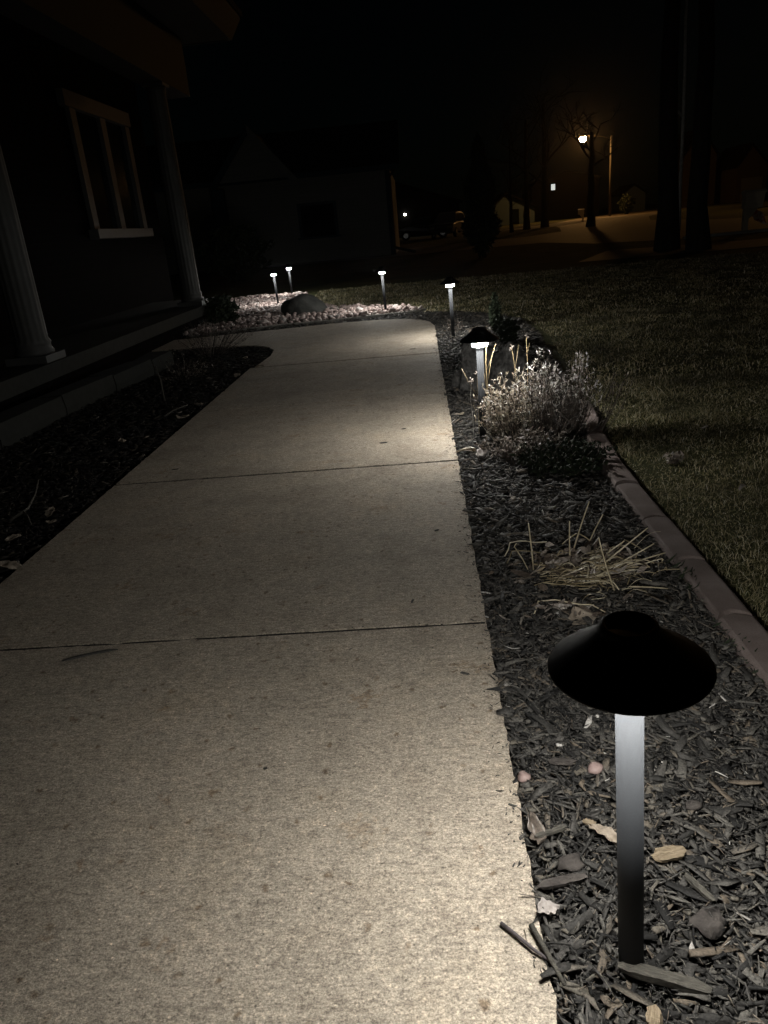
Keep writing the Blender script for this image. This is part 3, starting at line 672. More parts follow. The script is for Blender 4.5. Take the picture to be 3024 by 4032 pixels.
perennial('ornamental_grass', (-2.02, 7.05), .2, .2, .40, 90, (M['stem'], M['stem'], M['stem']), 'dark drooping ornamental grass at the bend of the left bed', 10, (.35,-.1), 2, 2.0, .0016, .5)
perennial('dead_shrub', (-1.95, 5.9), .2, .25, .20, 50, (M['stem'], M['brownleaf'], M['stem']), 'dim bare shrub in the left bed beside the retaining stones', 11, (.1,0), 3, 1.4)

def stalk(x, y, pts, r, label, seed, mat='ystalk', side=(), back=1.0):
    # drawn at one depth, then moved back among the lamp-lit stems at its own true height
    x, y = x*back, y*back; Z = lambda p: (p[0]*back, p[1]*back, .97-(.97-p[2])*back)
    pts = [pts[0]] + [Z(p) for p in pts[1:]]; side = [(a, Z(e)) for a, e in side]
    rnd = random.Random(seed); t = empty('dry_stalk', (x, y, 0), label, 'dry stalk')
    P = [Vector(p) for p in pts]; n = len(P); r *= .62
    k = MB().tube(P, [r*(1.15-.35*i/(n-1)) for i in range(n)], 8)
    for a, e in side:
        A = P[0].lerp(P[-1], a); MB().tube([A, A.lerp(Vector(e), .5)+Vector((0,0,-.006)), e], [r*.6, r*.5, r*.4], 6).build('side_twig', M[mat], t, True)
    for i in range(1, n):
        q = P[i-1].lerp(P[i], .6); k.lathe([(0,-.003),(r*1.3,-.001),(r*1.3,.001),(0,.003)], (q.x,q.y,q.z), 8)
    k.build('stem', M[mat], t)
    h = MB()
    for _ in range(14): curl(h, P[-1]+Vector((rnd.gauss(0,.004),rnd.gauss(0,.004),rnd.gauss(0,.006))), Vector((rnd.gauss(0,1),rnd.gauss(0,1),rnd.gauss(.3,.7))), .012, .006, rnd)
    h.build('seed_head', M['stem'], t); return t
stalk(.262, 3.30, [(0,0,-.02),(.002,0,.12),(.006,0,.27),(.004,0,.38),(.010,.0,.458)], .0029, 'tallest golden stalk crossing the second path light pole on its right', 1, side=((.72,(.05,0,.455)),(.45,(-.012,0,.40)),(.55,(.03,0,.40))), back=1.082)
stalk(.222, 3.28, [(0,0,-.02),(.0,0,.1),(.004,0,.2),(.002,0,.29),(.0,0,.335)], .0022, 'golden stalk with a long left branch, left of the second path light pole', 2, side=((.65,(-.065,0,.365)),(.3,(-.02,0,.2))), back=1.07)
stalk(.395, 3.33, [(0,0,-.02),(.006,0,.15),(.006,0,.30),(-.006,0,.40),(-.012,0,.43)], .0022, 'forked golden stalk standing above the tan perennial', 3, side=((.62,(.02,0,.44)),(.5,(.045,0,.34))), back=1.08)
stalk(.455, 3.36, [(0,0,-.02),(.0,0,.2),(.002,0,.34),(-.002,0,.47)], .0020, 'thin golden stalk farthest right, with small seed knobs', 4, side=((.8,(.012,0,.44)),), back=1.07)
stalk(.195, 3.30, [(0,0,-.02),(.004,0,.12),(-.004,0,.22),(.004,0,.30)], .0020, 'pale grey stalk with a curled top left of the second path light', 5, 'seed', back=1.06)
stalk(.168, 2.98, [(0.05,-.02,-.02),(.03,-.01,.03),(-.01,0,.10),(-.04,.02,.155)], .0022, 'dark bent stem arching toward the walk below the second path light', 6, 'stem')

# cut stalk clump
t = empty('cut_grass_clump', (.43, 1.95, -.01), 'cut back clump of dry straw coloured stalks lying in the mulch', 'dried plant')
st = [((.448,1.918,.02),(.581,1.918,.135)),((.449,1.957,.02),(.529,1.957,.082)),((.478,1.914,.02),(.599,1.914,.088)),((.516,1.922,.02),(.634,1.922,.054)),
      ((.379,1.967,.02),(.377,1.967,.150)),((.40,2.053,.0),(.450,2.053,.172)),((.463,2.121,.0),(.507,2.121,.101)),((.274,1.974,.0),(.262,1.974,.150)),((.469,1.82,.0),(.425,1.82,.158)),((.505,1.801,.018),(.605,1.80,.006))]
for a, c in st:
    A = Vector(a)-Vector((.43,1.95,-.01)); C = Vector(c)-Vector((.43,1.95,-.01))
    MB().tube(stemcurve(A, C, 0, .0025, 5), [.0024,.0022,.002,.0019,.0018], 7).build('stalk', M['straw'], t, True)
rnd = random.Random(5); sb, lf = MB(), MB()
for i in range(280):
    a = rnd.gauss(.15, .75) + (PI if rnd.random() < .5 else 0); L = rnd.uniform(.03, .12); q = Vector((rnd.gauss(.0,.062), rnd.gauss(-.02,.05), rnd.uniform(.006,.030)))
    d = Vector((math.cos(a), math.sin(a)*.6, rnd.gauss(.05,.16)))*L
    e = q + d; e.z = max(e.z, .004)
    sb.tube(stemcurve(q, e, rnd.uniform(-.004,.02), rnd.choice((.004,.012,.025)), 6, rnd), rnd.uniform(.0006,.0018), 5)
for P in ([(-.23,.11,.02),(-.21,.14,.05),(-.14,.12,.055),(-.10,.13,.05)], [(-.23,.04,.03),(-.21,.09,.045),(-.12,.07,.04),(-.06,.03,.02)], [(-.17,.02,.01),(-.20,.11,.05),(-.19,.13,.05)], [(.10,.10,.02),(.13,.12,.045),(.18,.08,.02)], [(-.05,.15,.03),(0,.18,.05),(.04,.15,.03)]):
    sb.tube(stemcurve(P[0], P[1], 0,.004,3)+stemcurve(P[1], P[2], .004,.004,4)[1:]+([Vector(P[3])] if len(P) > 3 else []), .0017, 6)
for i in range(300):
    q = Vector((rnd.gauss(-.01,.075), rnd.gauss(.01,.055), rnd.uniform(.0,.045)))
    curl(lf, q, Vector((rnd.gauss(0,1),rnd.gauss(0,.7),rnd.gauss(0,.3))), rnd.uniform(.02,.06), rnd.uniform(.006,.022), rnd)
kind(sb.build('straw_litter', M['straw'], t), 'stuff'); kind(lf.build('leaf_litter', M['brownleaf'], t), 'stuff')
# small brown thatch with pale curved blade in front
t = empty('dead_leaf_clump', (.33, 1.73, -.008), 'small brown leaf clump with one pale arched blade in front of the cut stalks', 'dried plant')
lf = MB()
for i in range(60): curl(lf, Vector((rnd.gauss(0,.05), rnd.gauss(0,.025), rnd.uniform(0,.02))), Vector((rnd.gauss(0,1),rnd.gauss(0,.5),rnd.gauss(0,.2))), rnd.uniform(.02,.06), rnd.uniform(.004,.014), rnd)
kind(lf.build('leaf_litter', M['brownleaf'], t), 'stuff')
MB().tube([(-.09,-.01,.005),(-.075,.03,.02),(-.03,.03,.022),(.03,.0,.02),(.06,.005,.015),(.09,-.02,.004)], [.0022,.002,.002,.002,.002,.0012], 6).build('blade', M['straw'], t, True)
t = empty('paver_weed', (.66, 1.86, -.01), 'spiky dark weed poking over the edging paver', 'weed'); lf = MB()
for i in range(34):
    a = rnd.uniform(-.9,.9); curl(lf, Vector((rnd.gauss(0,.01), rnd.gauss(0,.05), .01)), Vector((math.cos(a),math.sin(a),rnd.uniform(.1,.5))), rnd.uniform(.03,.055), .006, rnd)
kind(lf.build('foliage', M['dark_ev'], t), 'stuff')
t = empty('paver_weed', (.665, 1.45, -.01), 'spiky dark weed beside the paver at the right border', 'weed'); lf = MB()
for i in range(34):
    a = rnd.uniform(-.9,.9); curl(lf, Vector((rnd.gauss(0,.01), rnd.gauss(0,.10), .01)), Vector((math.cos(a),math.sin(a),rnd.uniform(.1,.6))), rnd.uniform(.02,.04), .005, rnd)
kind(lf.build('foliage', M['dark_ev'], t), 'stuff')

# boulders
def bsh(v):
    v = v.copy(); v.z *= 1.05 - .35*max(0, v.x/.34); return v
blob('boulder', -1.54, 10.05, .0, .335, .26, .255, M['boulder'], 'grey rounded boulder sitting in the pale gravel', 'boulder', 0, .10, 5, 3, None, .3, bsh)
blob('boulder', .30, 4.66, .02, .12, .12, .235, M['boulder2'], 'mottled grey stone directly behind the second path light', 'boulder', .2, .28, 5, 8)
blob('boulder', .52, 4.62, .02, .13, .13, .205, M['boulder2'], 'second mottled stone, right of the one behind the second path light', 'boulder', 1.2, .28, 5, 12)

# leafy dark shrubs made of many small leaves in a volume
def leafmass(mb, c, rx, ry, rz_, n, ls, rnd, cone=False):
    for _ in range(n):
        while True:
            p = Vector((rnd.uniform(-1,1), rnd.uniform(-1,1), rnd.uniform(-1,1)))
            rr = p.length
            if rr < 1 and rr > rnd.random()*.9: break
        if cone: s = 1 - .75*(p.z*.5+.5); p.x *= s; p.y *= s
        q = Vector((c[0]+p.x*rx*(1+.2*math.sin(p.z*9+c[0]*7)), c[1]+p.y*ry, c[2]+p.z*rz_))
        d = Vector((rnd.gauss(0,1), rnd.gauss(0,1), rnd.gauss(.3,.8))).normalized(); s = d.orthogonal().normalized(); L = ls*rnd.uniform(.5,1.4)
        mb.add([q-s*L*.3, q+s*L*.3, q+d*L], [(0,1,2)])
def shrub(name, x, y, rx, ry, h, n, ls, label, cat, seed, cone=False, mat='dark_ev'):
    rnd = random.Random(seed); t = empty(name, (x,y,ZG), label, cat); f = MB(); leafmass(f, (0,0,h*.52), rx, ry, h*.5, n, ls, rnd, cone)
    kind(f.build('foliage', M[mat], t), 'stuff')
    s = MB()
    for i in range(5): s.tube([(rnd.gauss(0,.02*rx*8),rnd.gauss(0,.02*ry*8),0),(rnd.gauss(0,rx*.4),rnd.gauss(0,ry*.4),h*.7)], [rx*.05,rx*.02], 5)
    s.build('stem', M['bark'], t); return t
shrub('conical_shrub', .69, 7.25, .075, .075, .34, 1500, .03, 'small dark conical evergreen at the far lawn edge of the bed', 'shrub', 1, True)
shrub('round_shrub', .69, 6.35, .10, .10, .21, 1400, .028, 'small round dark shrub in front of the conical evergreen', 'shrub', 2)
shrub('dark_shrub', -2.55, 9.6, .22, .2, .38, 900, .06, 'dim shrub at the left end of the gravel, below the porch column', 'shrub', 3)
shrub('foundation_shrub', -4.8, 20.5, .9, .7, 1.4, 2500, .11, 'black shrub silhouette in front of the far house wall', 'shrub', 4)
shrub('evergreen_tree', 1.75, 21.5, .62, .6, 3.0, 6000, .11, 'tall black evergreen standing at the left end of the street view', 'tree', 5, True)
shrub('lawn_tuft', .98, 2.93, .035, .03, .05, 60, .022, 'dark crumpled leaf tuft on the lawn beside the striped paver', 'weed', 6, False, 'brownleaf')

# ------------------------------------------------------------------ house with porch (left)
H = empty('house', (-3.2, 6, 0), 'dark brick house with white columned porch on the left', 'house')
HSCALE, HZ0 = 1.2, -.194      # house coordinates scaled up about the camera point: same view, but bigger and deeper
def hp(name, mb, mat, parent=None, smooth=False):
    mb.v = [(a*HSCALE, b_*HSCALE, c*HSCALE + HZ0) for a, b_, c in mb.v]
    o = mb.build(name, M[mat], None, smooth); p = parent or H
    o.parent = p; bpy.context.view_layer.update(); o.matrix_parent_inverse = p.matrix_world.inverted(); return o
hp('wall', MB().box(-9, -3.2, -2, 9.85, .0, 2.995), 'brick')
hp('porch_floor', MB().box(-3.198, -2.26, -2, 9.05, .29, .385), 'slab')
hp('porch_foundation', MB().box(-3.197, -2.34, -2, 8.98, -.05, .288), 'brick')
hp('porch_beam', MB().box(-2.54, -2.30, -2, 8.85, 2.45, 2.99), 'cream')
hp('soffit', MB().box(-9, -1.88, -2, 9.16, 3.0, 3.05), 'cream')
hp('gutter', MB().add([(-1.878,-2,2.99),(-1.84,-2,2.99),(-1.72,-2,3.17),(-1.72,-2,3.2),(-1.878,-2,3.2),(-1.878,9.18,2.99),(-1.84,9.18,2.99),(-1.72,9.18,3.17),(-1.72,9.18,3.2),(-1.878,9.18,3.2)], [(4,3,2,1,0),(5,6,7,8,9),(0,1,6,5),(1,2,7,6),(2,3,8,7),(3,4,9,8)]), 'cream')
hp('gable_board', MB().box(-9, -1.88, 9.162, 9.20, 2.99, 3.2), 'cream')
hp('roof', MB().add([(-1.7,-2,3.205),(-1.7,9.25,3.205),(-6,9.25,5.5),(-6,-2,5.5),(-1.7,-2,3.26),(-1.7,9.25,3.26),(-6,9.25,5.56),(-6,-2,5.56)], [(0,1,2,3),(7,6,5,4),(0,4,5,1),(1,5,6,2),(2,6,7,3),(3,7,4,0)]), 'shingle')
def column(y, label):
    c = MB().lathe([(0,.43),(.115,.43),(.118,.45),(.105,.47),(.105,.49),(.112,.50),(.098,.525),(.098,1.3),(.088,2.36),(.095,2.385),(.095,2.39),(.088,2.40),(.098,2.424),(0,2.424)], (0,0,0), 96)
    c.v = [(a*(1-.035*(.52 < z_ < 2.38)*(math.cos(math.atan2(b_,a)*16) > .2))-2.41, b_*(1-.035*(.52 < z_ < 2.38)*(math.cos(math.atan2(b_,a)*16) > .2))+y, z_) for a,b_,z_ in c.v]
    c = hp('column', c, 'white_trim', None, True)
    hp('plinth', MB().box(-2.54,-2.28,y-.13,y+.13,.386,.431), 'white_trim', c); hp('capital', MB().box(-2.515,-2.305,y-.105,y+.105,2.425,2.449), 'white_trim', c)
    c['label'] = label
column(4.55, 'white column nearest the camera'); column(8.03, 'white column at the porch corner'); column(1.2, 'white column beside the camera')
yc0, yc1, z0, z1 = 7.68, 9.22, 1.12, 2.40
f = hp('window', MB().box(-3.199,-3.195,yc0+.01,yc1-.01,z0+.01,z1-.01), 'glass')
hp('head_trim', MB().box(-3.199,-3.13,yc0-.12,yc1+.02,z1-.119,z1+.02), 'white_trim', f)
hp('sill', MB().box(-3.199,-3.10,yc0-.05,yc1+.02,z0,z0+.089), 'white_trim', f)
for ya, yb in ((yc0,yc0+.13),(yc1-.12,yc1),(8.40,8.53)): hp('stile', MB().box(-3.194,-3.15,ya,yb,z0+.09,z1-.12), 'white_trim', f)
# retaining stones along the left bed
RS = [(-2.44,2.2),(-2.44,3.1),(-2.43,3.95),(-2.41,4.75),(-2.36,5.5),(-2.28,6.15),(-2.25,6.6)]
rl = ['nearest', 'second', 'third', 'fourth', 'fifth', 'farthest']
for i in range(6):
    a = Vector(RS[i]); c = Vector(RS[i+1]); d = (c-a).normalized(); s = Vector((-d.y, d.x)); a2 = a+d*.008; c2 = c-d*.008
    P = [a2, c2, c2+s*.2, a2+s*.2]; m = MB(); n = 4
    up = [(p.x+random.gauss(0,.004), p.y, .12+random.gauss(0,.006)) for p in P]; lo = [(p.x, p.y, -.08) for p in P]; mid_ = [(p.x+.01*(1 if k < 2 else -1), p.y, .04) for k, p in enumerate(P)]
    m.add(lo+mid_+up, [(k,(k+1)%4,4+(k+1)%4,4+k) for k in range(4)]+[(4+k,4+(k+1)%4,8+(k+1)%4,8+k) for k in range(4)]+[(8,9,10,11)])
    m.f = [tuple(reversed(q)) for q in m.f]
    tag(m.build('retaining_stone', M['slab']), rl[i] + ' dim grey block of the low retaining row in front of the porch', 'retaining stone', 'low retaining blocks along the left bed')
t = MB().box(-4.0,-2.6,-.5,8.3,-.1,-.02).build('porch_soil', M['soil']); kind(t, 'structure')

# ------------------------------------------------------------------ house across the yard
N = empty('neighbouring_house', (-4.5, 30, 0), 'low dim house with white corner downspout across the yard', 'house')
def gp_(root):
    def f(name, mb, mat, parent=None, smooth=False):
        o = mb.build(name, M[mat], None, smooth); p = parent or root; o.parent = p
        bpy.context.view_layer.update(); o.matrix_parent_inverse = p.matrix_world.inverted(); return o
    return f
q = gp_(N)
q('wall', MB().box(-12,-.85,30,38,0,3.0), 'siding_grey')
q('roof', MB().add([(-12.3,29.5,2.98),(-.45,29.5,2.98),(-.45,34,4.9),(-12.3,34,4.9),(-12.3,29.5,3.12),(-.45,29.5,3.12),(-.45,34,5.04),(-12.3,34,5.04)], [(3,2,1,0),(4,5,6,7),(0,1,5,4),(1,2,6,5),(3,0,4,7)]), 'shingle')
q('gutter', MB().box(-12.3,-.45,29.38,29.497,2.93,3.1), 'siding_light')
q('corner_board', MB().box(-1.02,-.83,29.95,29.998,0,2.95), 'siding_light')
ds = q('downspout', MB().tube([(-.62,29.43,2.95),(-.86,29.86,2.72),(-.86,29.88,.25)], .055, 8), 'white_trim'); q('spout_foot', MB().tube([(-.86,29.86,.25),(-.1,29.3,.05)], .055, 8), 'white_trim', ds)
g = q('gable', MB().add([(-7.2,29.2,3.0),(-4.3,29.2,3.0),(-5.75,29.2,4.66),(-7.2,32,3.0),(-4.3,32,3.0),(-5.75,32,4.66)], [(0,1,2),(0,2,5,3),(2,1,4,5)]), 'siding_grey')
q('rake_board', MB().add([(-7.45,29.1,2.85),(-7.2,29.1,2.80),(-5.76,29.1,4.5),(-5.76,29.1,4.78),(-7.45,29.19,2.85),(-7.2,29.19,2.80),(-5.76,29.19,4.5),(-5.76,29.19,4.78)], [(0,1,2,3),(7,6,5,4),(0,3,7,4),(1,0,4,5),(2,1,5,6)]), 'siding_light', g)
q('rake_board', MB().add([(-4.1,29.1,2.85),(-4.35,29.1,2.80),(-5.75,29.1,4.5),(-5.75,29.1,4.78),(-4.1,29.19,2.85),(-4.35,29.19,2.80),(-5.75,29.19,4.5),(-5.75,29.19,4.78)], [(3,2,1,0),(4,5,6,7),(0,4,7,3)]), 'siding_grey', g)
q('porch_post', MB().box(-7.4,-6.95,29.2,29.5,0,2.8), 'siding_light')
wn = q('window', MB().box(-4.299,-3.051,29.975,29.998,.9,1.999), 'glass')
for a_ in ((-4.42,-4.30,.9,2.1),(-3.05,-2.93,.9,2.1),(-4.30,-3.05,2.0,2.1)): q('frame', MB().box(a_[0],a_[1],29.94,29.998,a_[2],a_[3]), 'siding_light', wn)
q('sill', MB().box(-4.5,-2.85,29.92,29.998,.82,.898), 'siding_light', wn)

# ------------------------------------------------------------------ street
def sheet(name, poly, z, mat, k=5):
    P = smooth_closed(poly, k); return kind(MB().add([(x,y,z) for x,y in P], [tuple(range(len(P)))]).build(name, M[mat]), 'structure')
road = [(60,24),(60,31),(30,31.5),(17,33),(14,38),(14.5,50),(19,66),(30,92),(60,150),(40,155),(22,105),(12.0,72),(9.3,52),(7.6,42),(5.2,38),(-8,37),(-8,29),(4.5,28.5),(5.3,24),(7.2,21.8),(12,22.2),(30,23.5)]
def straight(name, poly, z, mat): return kind(MB().add([(x,y,z) for x,y in poly], [tuple(range(len(poly)))]).build(name, M[mat]), 'structure')
straight('road', road, -.022, 'asphalt')
sw = [(5.8,15.6),(60,17.5),(60,19.3),(6.9,17.9),(5.0,17.3)]
straight('pavement', [(3.2,15.9),(6.0,15.7),(60,16.9),(60,19.2),(7.4,18.4),(4.6,19.3)], -.018, 'asphalt')
straight('driveway', [(9.0,56),(22,83),(19,86),(6.6,62)], -.012, 'kerb')
mbk = MB().tube([(7.2,21.7,-.02),(12,22.1,-.02),(30,23.4,-.02),(60,23.9,-.02)], .07, 6)
tag(mbk.build('kerb', M['kerb'], None, True), 'low concrete kerb along the near side of the street', 'kerb')

def mailbox(x, y, s, flip, label, rz=0):
    t = empty('mailbox', (x, y, ZG), label, 'mailbox', 'tan post mounted mailboxes along the street', rz); f = -1 if flip else 1
    MB().box(-.065*s,.065*s,-.06*s,.06*s,0,.62*s).build('post', M['mailbox'], t)
    br = [(f*.066*s,.62*s),(f*.30*s,.62*s),(f*.22*s,.52*s),(f*.12*s,.40*s),(f*.066*s,.36*s)]
    v = [(a,-.03*s,c) for a,c in br]+[(a,.03*s,c) for a,c in br]; n = 5
    MB().add(v, [tuple(range(n)), tuple(range(2*n-1,n-1,-1))]+[(i,n+i,n+(i+1)%n,(i+1)%n) for i in range(n)]).build('bracket', M['mailbox'], t)
    x0, x1 = (-.08*s, .42*s); 
    if flip: x0, x1 = -x1, -x0
    w0, w1 = .12*s, .14*s
    m = MB().add([(x0+.0,-w0,.625*s),(x1-f*.04*s*(f>0)+(.0),-w0,.625*s),(x1,-w1,1.0*s),(x0,-w1,1.0*s),(x0,w0,.625*s),(x1-f*.04*s*(f>0),w0,.625*s),(x1,w1,1.0*s),(x0,w1,1.0*s)], [(0,1,2,3),(7,6,5,4),(0,4,5,1),(1,5,6,2),(2,6,7,3),(3,7,4,0)])
    m.build('box', M['mailbox'], t)
    prof = [(-.165,1.001),(.165,1.001),(.17,1.03),(.12,1.075),(0,1.095),(-.12,1.075),(-.17,1.03)]; n = 7
    v = [(x0-.02*s, a*s, c*s) for a,c in prof]+[(x1+.03*s, a*s, c*s) for a,c in prof]
    MB().add(v, [tuple(range(n-1,-1,-1)), tuple(range(n,2*n))]+[(i,(i+1)%n,n+(i+1)%n,n+i) for i in range(n)]).build('lid', M['mailbox'], t)
    return t
mailbox(8.88, 21.9, 1.0, False, 'large tan mailbox at the right edge, standing beside the street')
mailbox(14.35, 69.2, .95, True, 'mailbox lit orange just left of the street tree trunk')
mailbox(5.95, 60.7, .92, False, 'leftmost mailbox, lit pale beside the pale driveway')
t = empty('garden_flag', (9.35, 22.2, .3), 'small pink patterned flag hanging beside the large mailbox', 'flag')
MB().tube([(-.35,-.1,.26),(.28,0,.30)], .012, 6).build('flag_arm', M['tyre'], t)
vs = []; nu, nv = 10, 10
for i in range(nu):
    for j in range(nv):
        u, v = i/(nu-1), j/(nv-1); vs.append(((u-.5)*.36+(v-.5)*.14, .02*math.sin(u*8+v*3), .24-(v)*.34-(u-.5)*.16))
MB().add(vs, [(i*nv+j, i*nv+j+1, (i+1)*nv+j+1, (i+1)*nv+j) for i in range(nu-1) for j in range(nv-1)]).build('cloth', M['floral'], t, True)

# street lamps on their poles; the second stands on the near kerb, to the right of the view
def street_lamp(x, y, label, glow='sodium', rz=0):
    t = empty('street_lamp', (x, y, ZG), label, 'street lamp', 'sodium street lamps along the road', rz)
    MB().tube([(0,0,0),(0,0,8.2)], [.15,.11], 12).build('pole', M['pole_wood'], t, True)
    MB().tube([(0,0,7.75),(-.8,0,8.15),(-2.0,0,8.4),(-2.7,0,8.42)], .032, 8).build('arm', M['pole_wood'], t, True)
    MB().lathe([(0,.16),(.12,.15),(.28,.08),(.36,0),(.34,-.02)], (-3.05,0,8.36), 24).build('lamp_head', M['pole_wood'], t, True)
    MB().lathe([(.30,-.01),(.38,-.15),(.36,-.32),(.22,-.5),(0,-.56)], (-3.05,0,8.36), 20).build('lamp_globe', M[glow], t, True)
    for z in (7.1, 7.55): MB().lathe([(.13,z-.05),(.145,z),(.13,z+.05)], (0,0,0), 12).build('pole_band', M['tyre'], t)
street_lamp(21.85, 90.9, 'glowing orange street lamp on a tall thin pole')
street_lamp(30.2, 50.0, 'second street lamp farther right along the road, just past the picture edge', 'sodium_dim')

# ------------------------------------------------------------------ trees
def tree(x, y, r, h, label, seed, mat='bark', lean=(0,0), depth=4, nb=5, first=.3, name='bare_tree', group=None):
    rnd = random.Random(seed); t = empty(name, (x, y, ZG), label, 'tree', group)
    tr = MB(); P = []; R_ = []
    for i in range(9):
        u = i/8; P.append((lean[0]*u + rnd.gauss(0, r*.12), lean[1]*u, h*u)); R_.append(r*(1.25 if i == 0 else 1)*(1-.55*u))
    tr.tube(P, R_, 14, False); tr.build('trunk', M[mat], t, True)
    br = MB()
    def grow(p, d, L, rr, k):
        q = [p]; dd = d.copy()
        for _ in range(4):
            dd = (dd + Vector((rnd.gauss(0,.16), rnd.gauss(0,.16), rnd.gauss(.05,.12)))).normalized(); q.append(q[-1] + dd*L/4)
        br.tube(q, [rr*(1-.16*i) for i in range(5)], 5 if k > 2 else 4, False)
        if k > 0:
            for i in range(3 if k > 1 else 4):
                j = rnd.randint(1,4); nd = (dd + Vector((rnd.gauss(0,.7), rnd.gauss(0,.7), rnd.gauss(.1,.45)))).normalized()
                grow(q[j], nd, L*rnd.uniform(.5,.75), rr*.55, k-1)
    for i in range(nb):
        u = first + (1-first)*(i+.5)/nb; a = rnd.uniform(0,2*PI) if nb > 3 else i*2.4
        p = Vector((lean[0]*u, lean[1]*u, h*u)); d = Vector((math.cos(a), math.sin(a), rnd.uniform(.4,1.1))).normalized()
        grow(p, d, h*.42*(1.15-u*.5), r*(1-.55*u)*.5, depth)
    kind(br.build('crown', M[mat], t), 'stuff'); return t
tree(5.42, 17.5, .23, 7.5, 'thick dark trunk, left one of the near pair at the street', 1, lean=(-.1,0), nb=5, first=.75)
tree(5.73, 16.5, .21, 7.0, 'thick dark trunk, right one of the near pair at the street', 2, lean=(-.05,0), nb=5, first=.75)
t = empty('lit_edge_trunk', (6.0, 18.5, ZG), 'slender pale trunk with one short limb, added for a lit trunk edge between the two dark trunks', 'tree')
MB().tube([(0,0,0),(.02,0,.5),(.0,0,1.46),(.0,0,2.5),(-.02,0,3.5),(-.06,0,4.5),(-.04,0,5.6)], [.045,.04,.04,.038,.034,.03,.02], 9).build('trunk', M['lit_edge_bark'], t, True)  # pale trunk shape put in for a lit edge
MB().tube([(-.01,0,2.68),(-.12,0,2.80),(-.3,.0,2.82),(-.52,0,2.85)], [.03,.03,.028,.02], 7).build('limb', M['lit_edge_bark'], t, True)
tree(10.2, 47, .24, 5.0, 'street tree whose trunk stands beside the orange lit mailbox', 3, nb=5, first=.6, depth=3)
tree(9.30, 58, .26, 8, 'dark trunk at the bright strip of road, right one of the far pair', 4, depth=3)
tree(7.9, 57, .22, 7, 'dark trunk left one of the far pair by the road', 5, depth=3)
tree(6.2, 52, .12, 5.5, 'small twiggy tree lit brown beside the pale house', 6, depth=3, nb=7, first=.15)

# ------------------------------------------------------------------ far houses
M['roof_black'] = mnoise('black_roof', (.006,.006,.006), (.010,.010,.010), 30, 1, .6, .02, 0)
def far_house(name, x, y, wd, dp, eave, apex, wall, label, axis=0.5, base=0.0):
    t = empty(name, (x, y, ZG+base), label, 'house'); q = gp_(t)
    x0, x1 = x, x+wd; xa = x+wd*axis
    q('wall', MB().add([(x0,y,base),(x1,y,base),(x1,y,eave),(xa,y,apex),(x0,y,eave),(x0,y+dp,base),(x1,y+dp,base),(x1,y+dp,eave),(xa,y+dp,apex),(x0,y+dp,eave)],
      [(0,1,2,3,4),(9,8,7,6,5),(1,6,7,2),(5,0,4,9)]), wall)
    o = .3
    q('roof', MB().add([(x0-o,y-o,eave-.1),(xa,y-o,apex+.12),(x1+o,y-o,eave-.1),(x0-o,y+dp,eave-.1),(xa,y+dp,apex+.12),(x1+o,y+dp,eave-.1),
      (x0-o,y-o,eave+.05),(xa,y-o,apex+.28),(x1+o,y-o,eave+.05),(x0-o,y+dp,eave+.05),(xa,y+dp,apex+.28),(x1+o,y+dp,eave+.05)],
      [(0,3,4,1),(1,4,5,2),(6,7,10,9),(7,8,11,10),(0,1,7,6),(1,2,8,7),(0,6,9,3),(2,5,11,8)]), 'roof_black')
    return t, q
t, q = far_house('pale_house', 9.0, 96, 5.2, 9, 1.75, 3.4, 'siding_light', 'pale gabled house wall at the left end of the street', .36)
f = q('door', MB().box(11.5,12.35,95.94,95.998,0,1.7), 'siding_dark'); q('door_panel', MB().box(11.6,12.25,95.92,95.939,.2,1.6), 'glass', f)
f = q('window', MB().box(12.9,13.7,95.94,95.998,.7,1.5), 'white_trim'); q('pane', MB().box(13.0,13.6,95.92,95.939,.78,1.42), 'glass', f)
t, q = far_house('dark_house', 14.9, 103, 8.5, 9, 4.6, 5.5, 'siding_dark', 'black two storey house showing one small lit upstairs window')
f = q('window', MB().box(17.15,18.05,102.93,102.998,3.45,4.35), 'siding_dark'); q('lit_pane', MB().box(17.35,17.85,102.91,102.929,3.55,4.25), 'winlit', f)
t, q = far_house('white_cottage', 30.2, 118, 3.2, 8, 2.4, 3.5, 'siding_light', 'small dim white wall glimpsed left of the near trunks')
f = q('window', MB().box(31.2,32.0,117.94,117.998,1.0,1.8), 'siding_dark'); q('pane', MB().box(31.27,31.93,117.92,117.939,1.07,1.73), 'glass', f)
t, q = far_house('gabled_house', 36.6, 112, 4.4, 9, 6.2, 9.5, 'siding_tan', 'tall dim house with a steep gable, left of the garage gable')
f = q('window', MB().box(38.3,39.1,111.94,111.998,6.6,7.6), 'siding_dark'); q('pane', MB().box(38.37,39.03,111.92,111.939,6.67,7.53), 'glass', f)
t, q = far_house('garage_house', 42.2, 108, 3.9, 9, 4.3, 6.8, 'siding_tan', 'brown gabled garage lit dimly above the large mailbox', .42)
q('garage_door', MB().box(42.9,45.6,107.93,107.998,0,2.9), 'white_trim')
t, q = far_house('yard_house', -7, 72, 11, 8, 2.6, 4.4, 'siding_dark', 'black house beyond the yard with a single small white glow')
l = q('white_glow', MB().lathe([(0,-.09),(.09,-.08),(.10,.06),(0,.09)], (-.92,71.85,1.93), 12), 'whiteglow')  # small glowing body put in for one white spot
shrub('street_bush', 24.2, 93, .8, .8, 2.2, 900, .22, 'yellowish bush catching lamp light right of the lamp pole', 'shrub', 12, False, 'dark_ev')

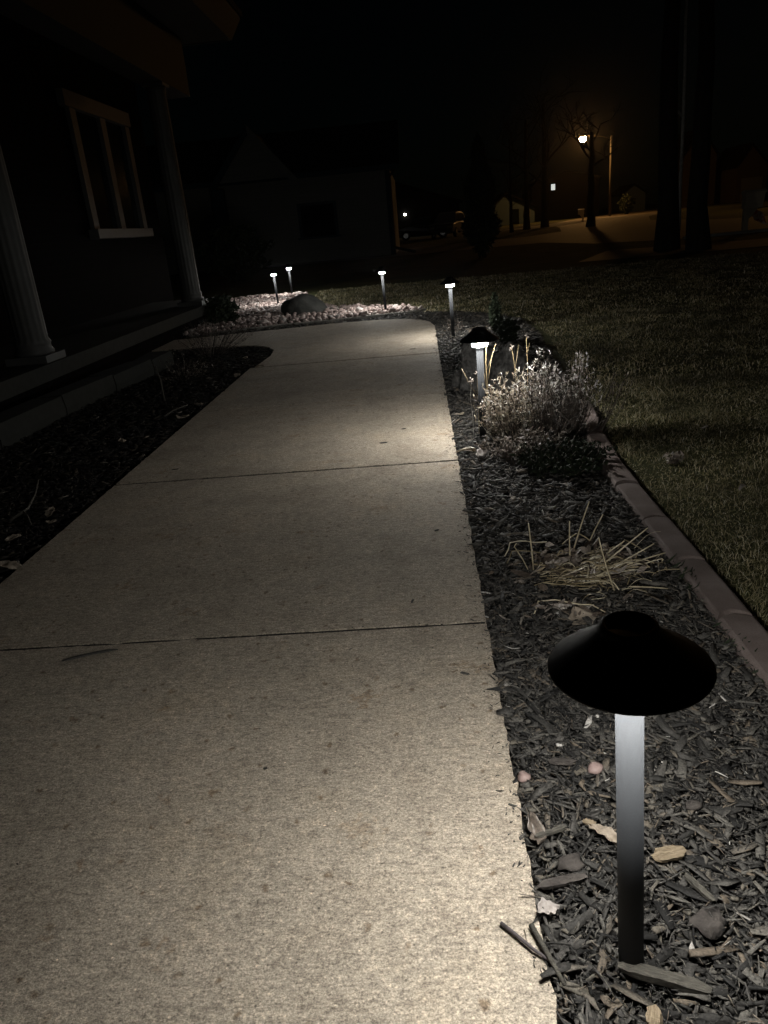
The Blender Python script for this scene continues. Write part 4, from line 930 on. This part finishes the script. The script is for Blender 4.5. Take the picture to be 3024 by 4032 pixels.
# ------------------------------------------------------------------ parked cars
def car(x, y, mat, label, rz=0, L=4.3, Ht=1.5):
    t = empty('parked_car', (x, y, ZG), label, 'car', 'cars parked in the dark beyond the yard', rz)
    hw = .88
    low = [(-L/2,.35),(-L/2,.75),(-L*.47,.88),(-L*.26,.98),(L*.40,1.0),(L*.485,.92),(L/2,.62),(L*.49,.33)]
    def extr(prof, ws, name, m, par=None, grow=0):
        n = len(prof); v = []
        for s in (-1,1): v += [(a, s*w_, c) for (a,c), w_ in zip(prof, ws)]
        f = [tuple(range(n)), tuple(range(2*n-1,n-1,-1))] + [(i, n+i, n+(i+1)%n, (i+1)%n) for i in range(n)]
        o = MB().add(v, f).build(name, m, par or t); bv = o.modifiers.new('bevel','BEVEL'); bv.width = .05; bv.segments = 2; return o
    bd = extr(low, [hw*.93,hw,hw,hw*.98,hw*.98,hw,hw*.97,hw*.9], 'body', M[mat])
    cab = [(-L*.27,.97),(-L*.13,Ht-.06),(-L*.02,Ht),(L*.22,Ht-.02),(L*.30,Ht-.12),(L*.41,.99)]
    extr(cab, [hw*.92,hw*.72,hw*.72,hw*.72,hw*.74,hw*.9], 'cabin', M[mat])
    win = [(-L*.235,1.02),(-L*.125,Ht-.13),(L*.02,Ht-.09),(L*.21,Ht-.10),(L*.275,Ht-.17),(L*.35,1.04)]
    for s in (-1,1):
        v = [(a, s*(hw*.935-(c-1.0)*.34)+s*.012, c) for a,c in win]; v2 = [(a, b_-s*.02, c) for a,b_,c in v]; n = 6
        MB().add(v+v2, [tuple(range(n)), tuple(range(2*n-1,n-1,-1))]+[(i,n+i,n+(i+1)%n,(i+1)%n) for i in range(n)]).build('side_window', M['glass'], t)
    for sx in (-.31,.31):
        for s in (-1,1):
            yy = s*(hw-.10); w_ = MB(); w_.v = []
            pr = [(0,-.1),(.20,-.1),(.31,-.09),(.33,-.05),(.33,.05),(.31,.09),(.20,.1),(0,.1)]
            w_.lathe(pr, k=20); w_.v = [(a+sx*L, c*1.0+yy, b_+.33) for a,b_,c in w_.v]
            wo = w_.build('wheel', M['tyre'], t, False)
            r_ = MB().lathe([(0,.02),(.18,.02),(.19,0)], k=16); r_.v = [(a+sx*L, yy+s*(.10+c), b_+.33) for a,b_,c in r_.v]; r_.build('rim', M['chrome'], wo)
    for s in (-1,1):
        MB().box(-L/2-.01,-L/2+.06,s*.62-.16,s*.62+.16,.62,.76).build('headlight', M['chrome'], t)
        MB().box(L/2-.05,L/2+.012,s*.66-.12,s*.66+.12,.68,.84).build('tail_light', M['chrome'], t)
    return t
car(.55, 58, 'carpaint', 'dark car parked beyond the yard with small glints on it')
car(2.35, 56, 'carwhite', 'light coloured car behind the black evergreen', 1.25, 4.4, 1.65)

# ------------------------------------------------------------------ thin scattering box added to give the street lamp its halo
hm = bpy.data.materials.new('halo_haze_mat'); hm.use_nodes = True; nt = hm.node_tree
for n_ in list(nt.nodes):
    if n_.type == 'BSDF_PRINCIPLED': nt.nodes.remove(n_)
pv = nt.nodes.new('ShaderNodeVolumePrincipled'); pv.inputs['Color'].default_value = (.9,.9,.9,1)
pv.inputs['Density'].default_value = .00012; pv.inputs['Anisotropy'].default_value = .92
nt.links.new(pv.outputs[0], nt.nodes['Material Output'].inputs['Volume'])
kind(MB().box(-401,401,-61,701,-1.2,15).build('halo_haze', hm), 'stuff')
scene.cycles.volume_bounces = 0
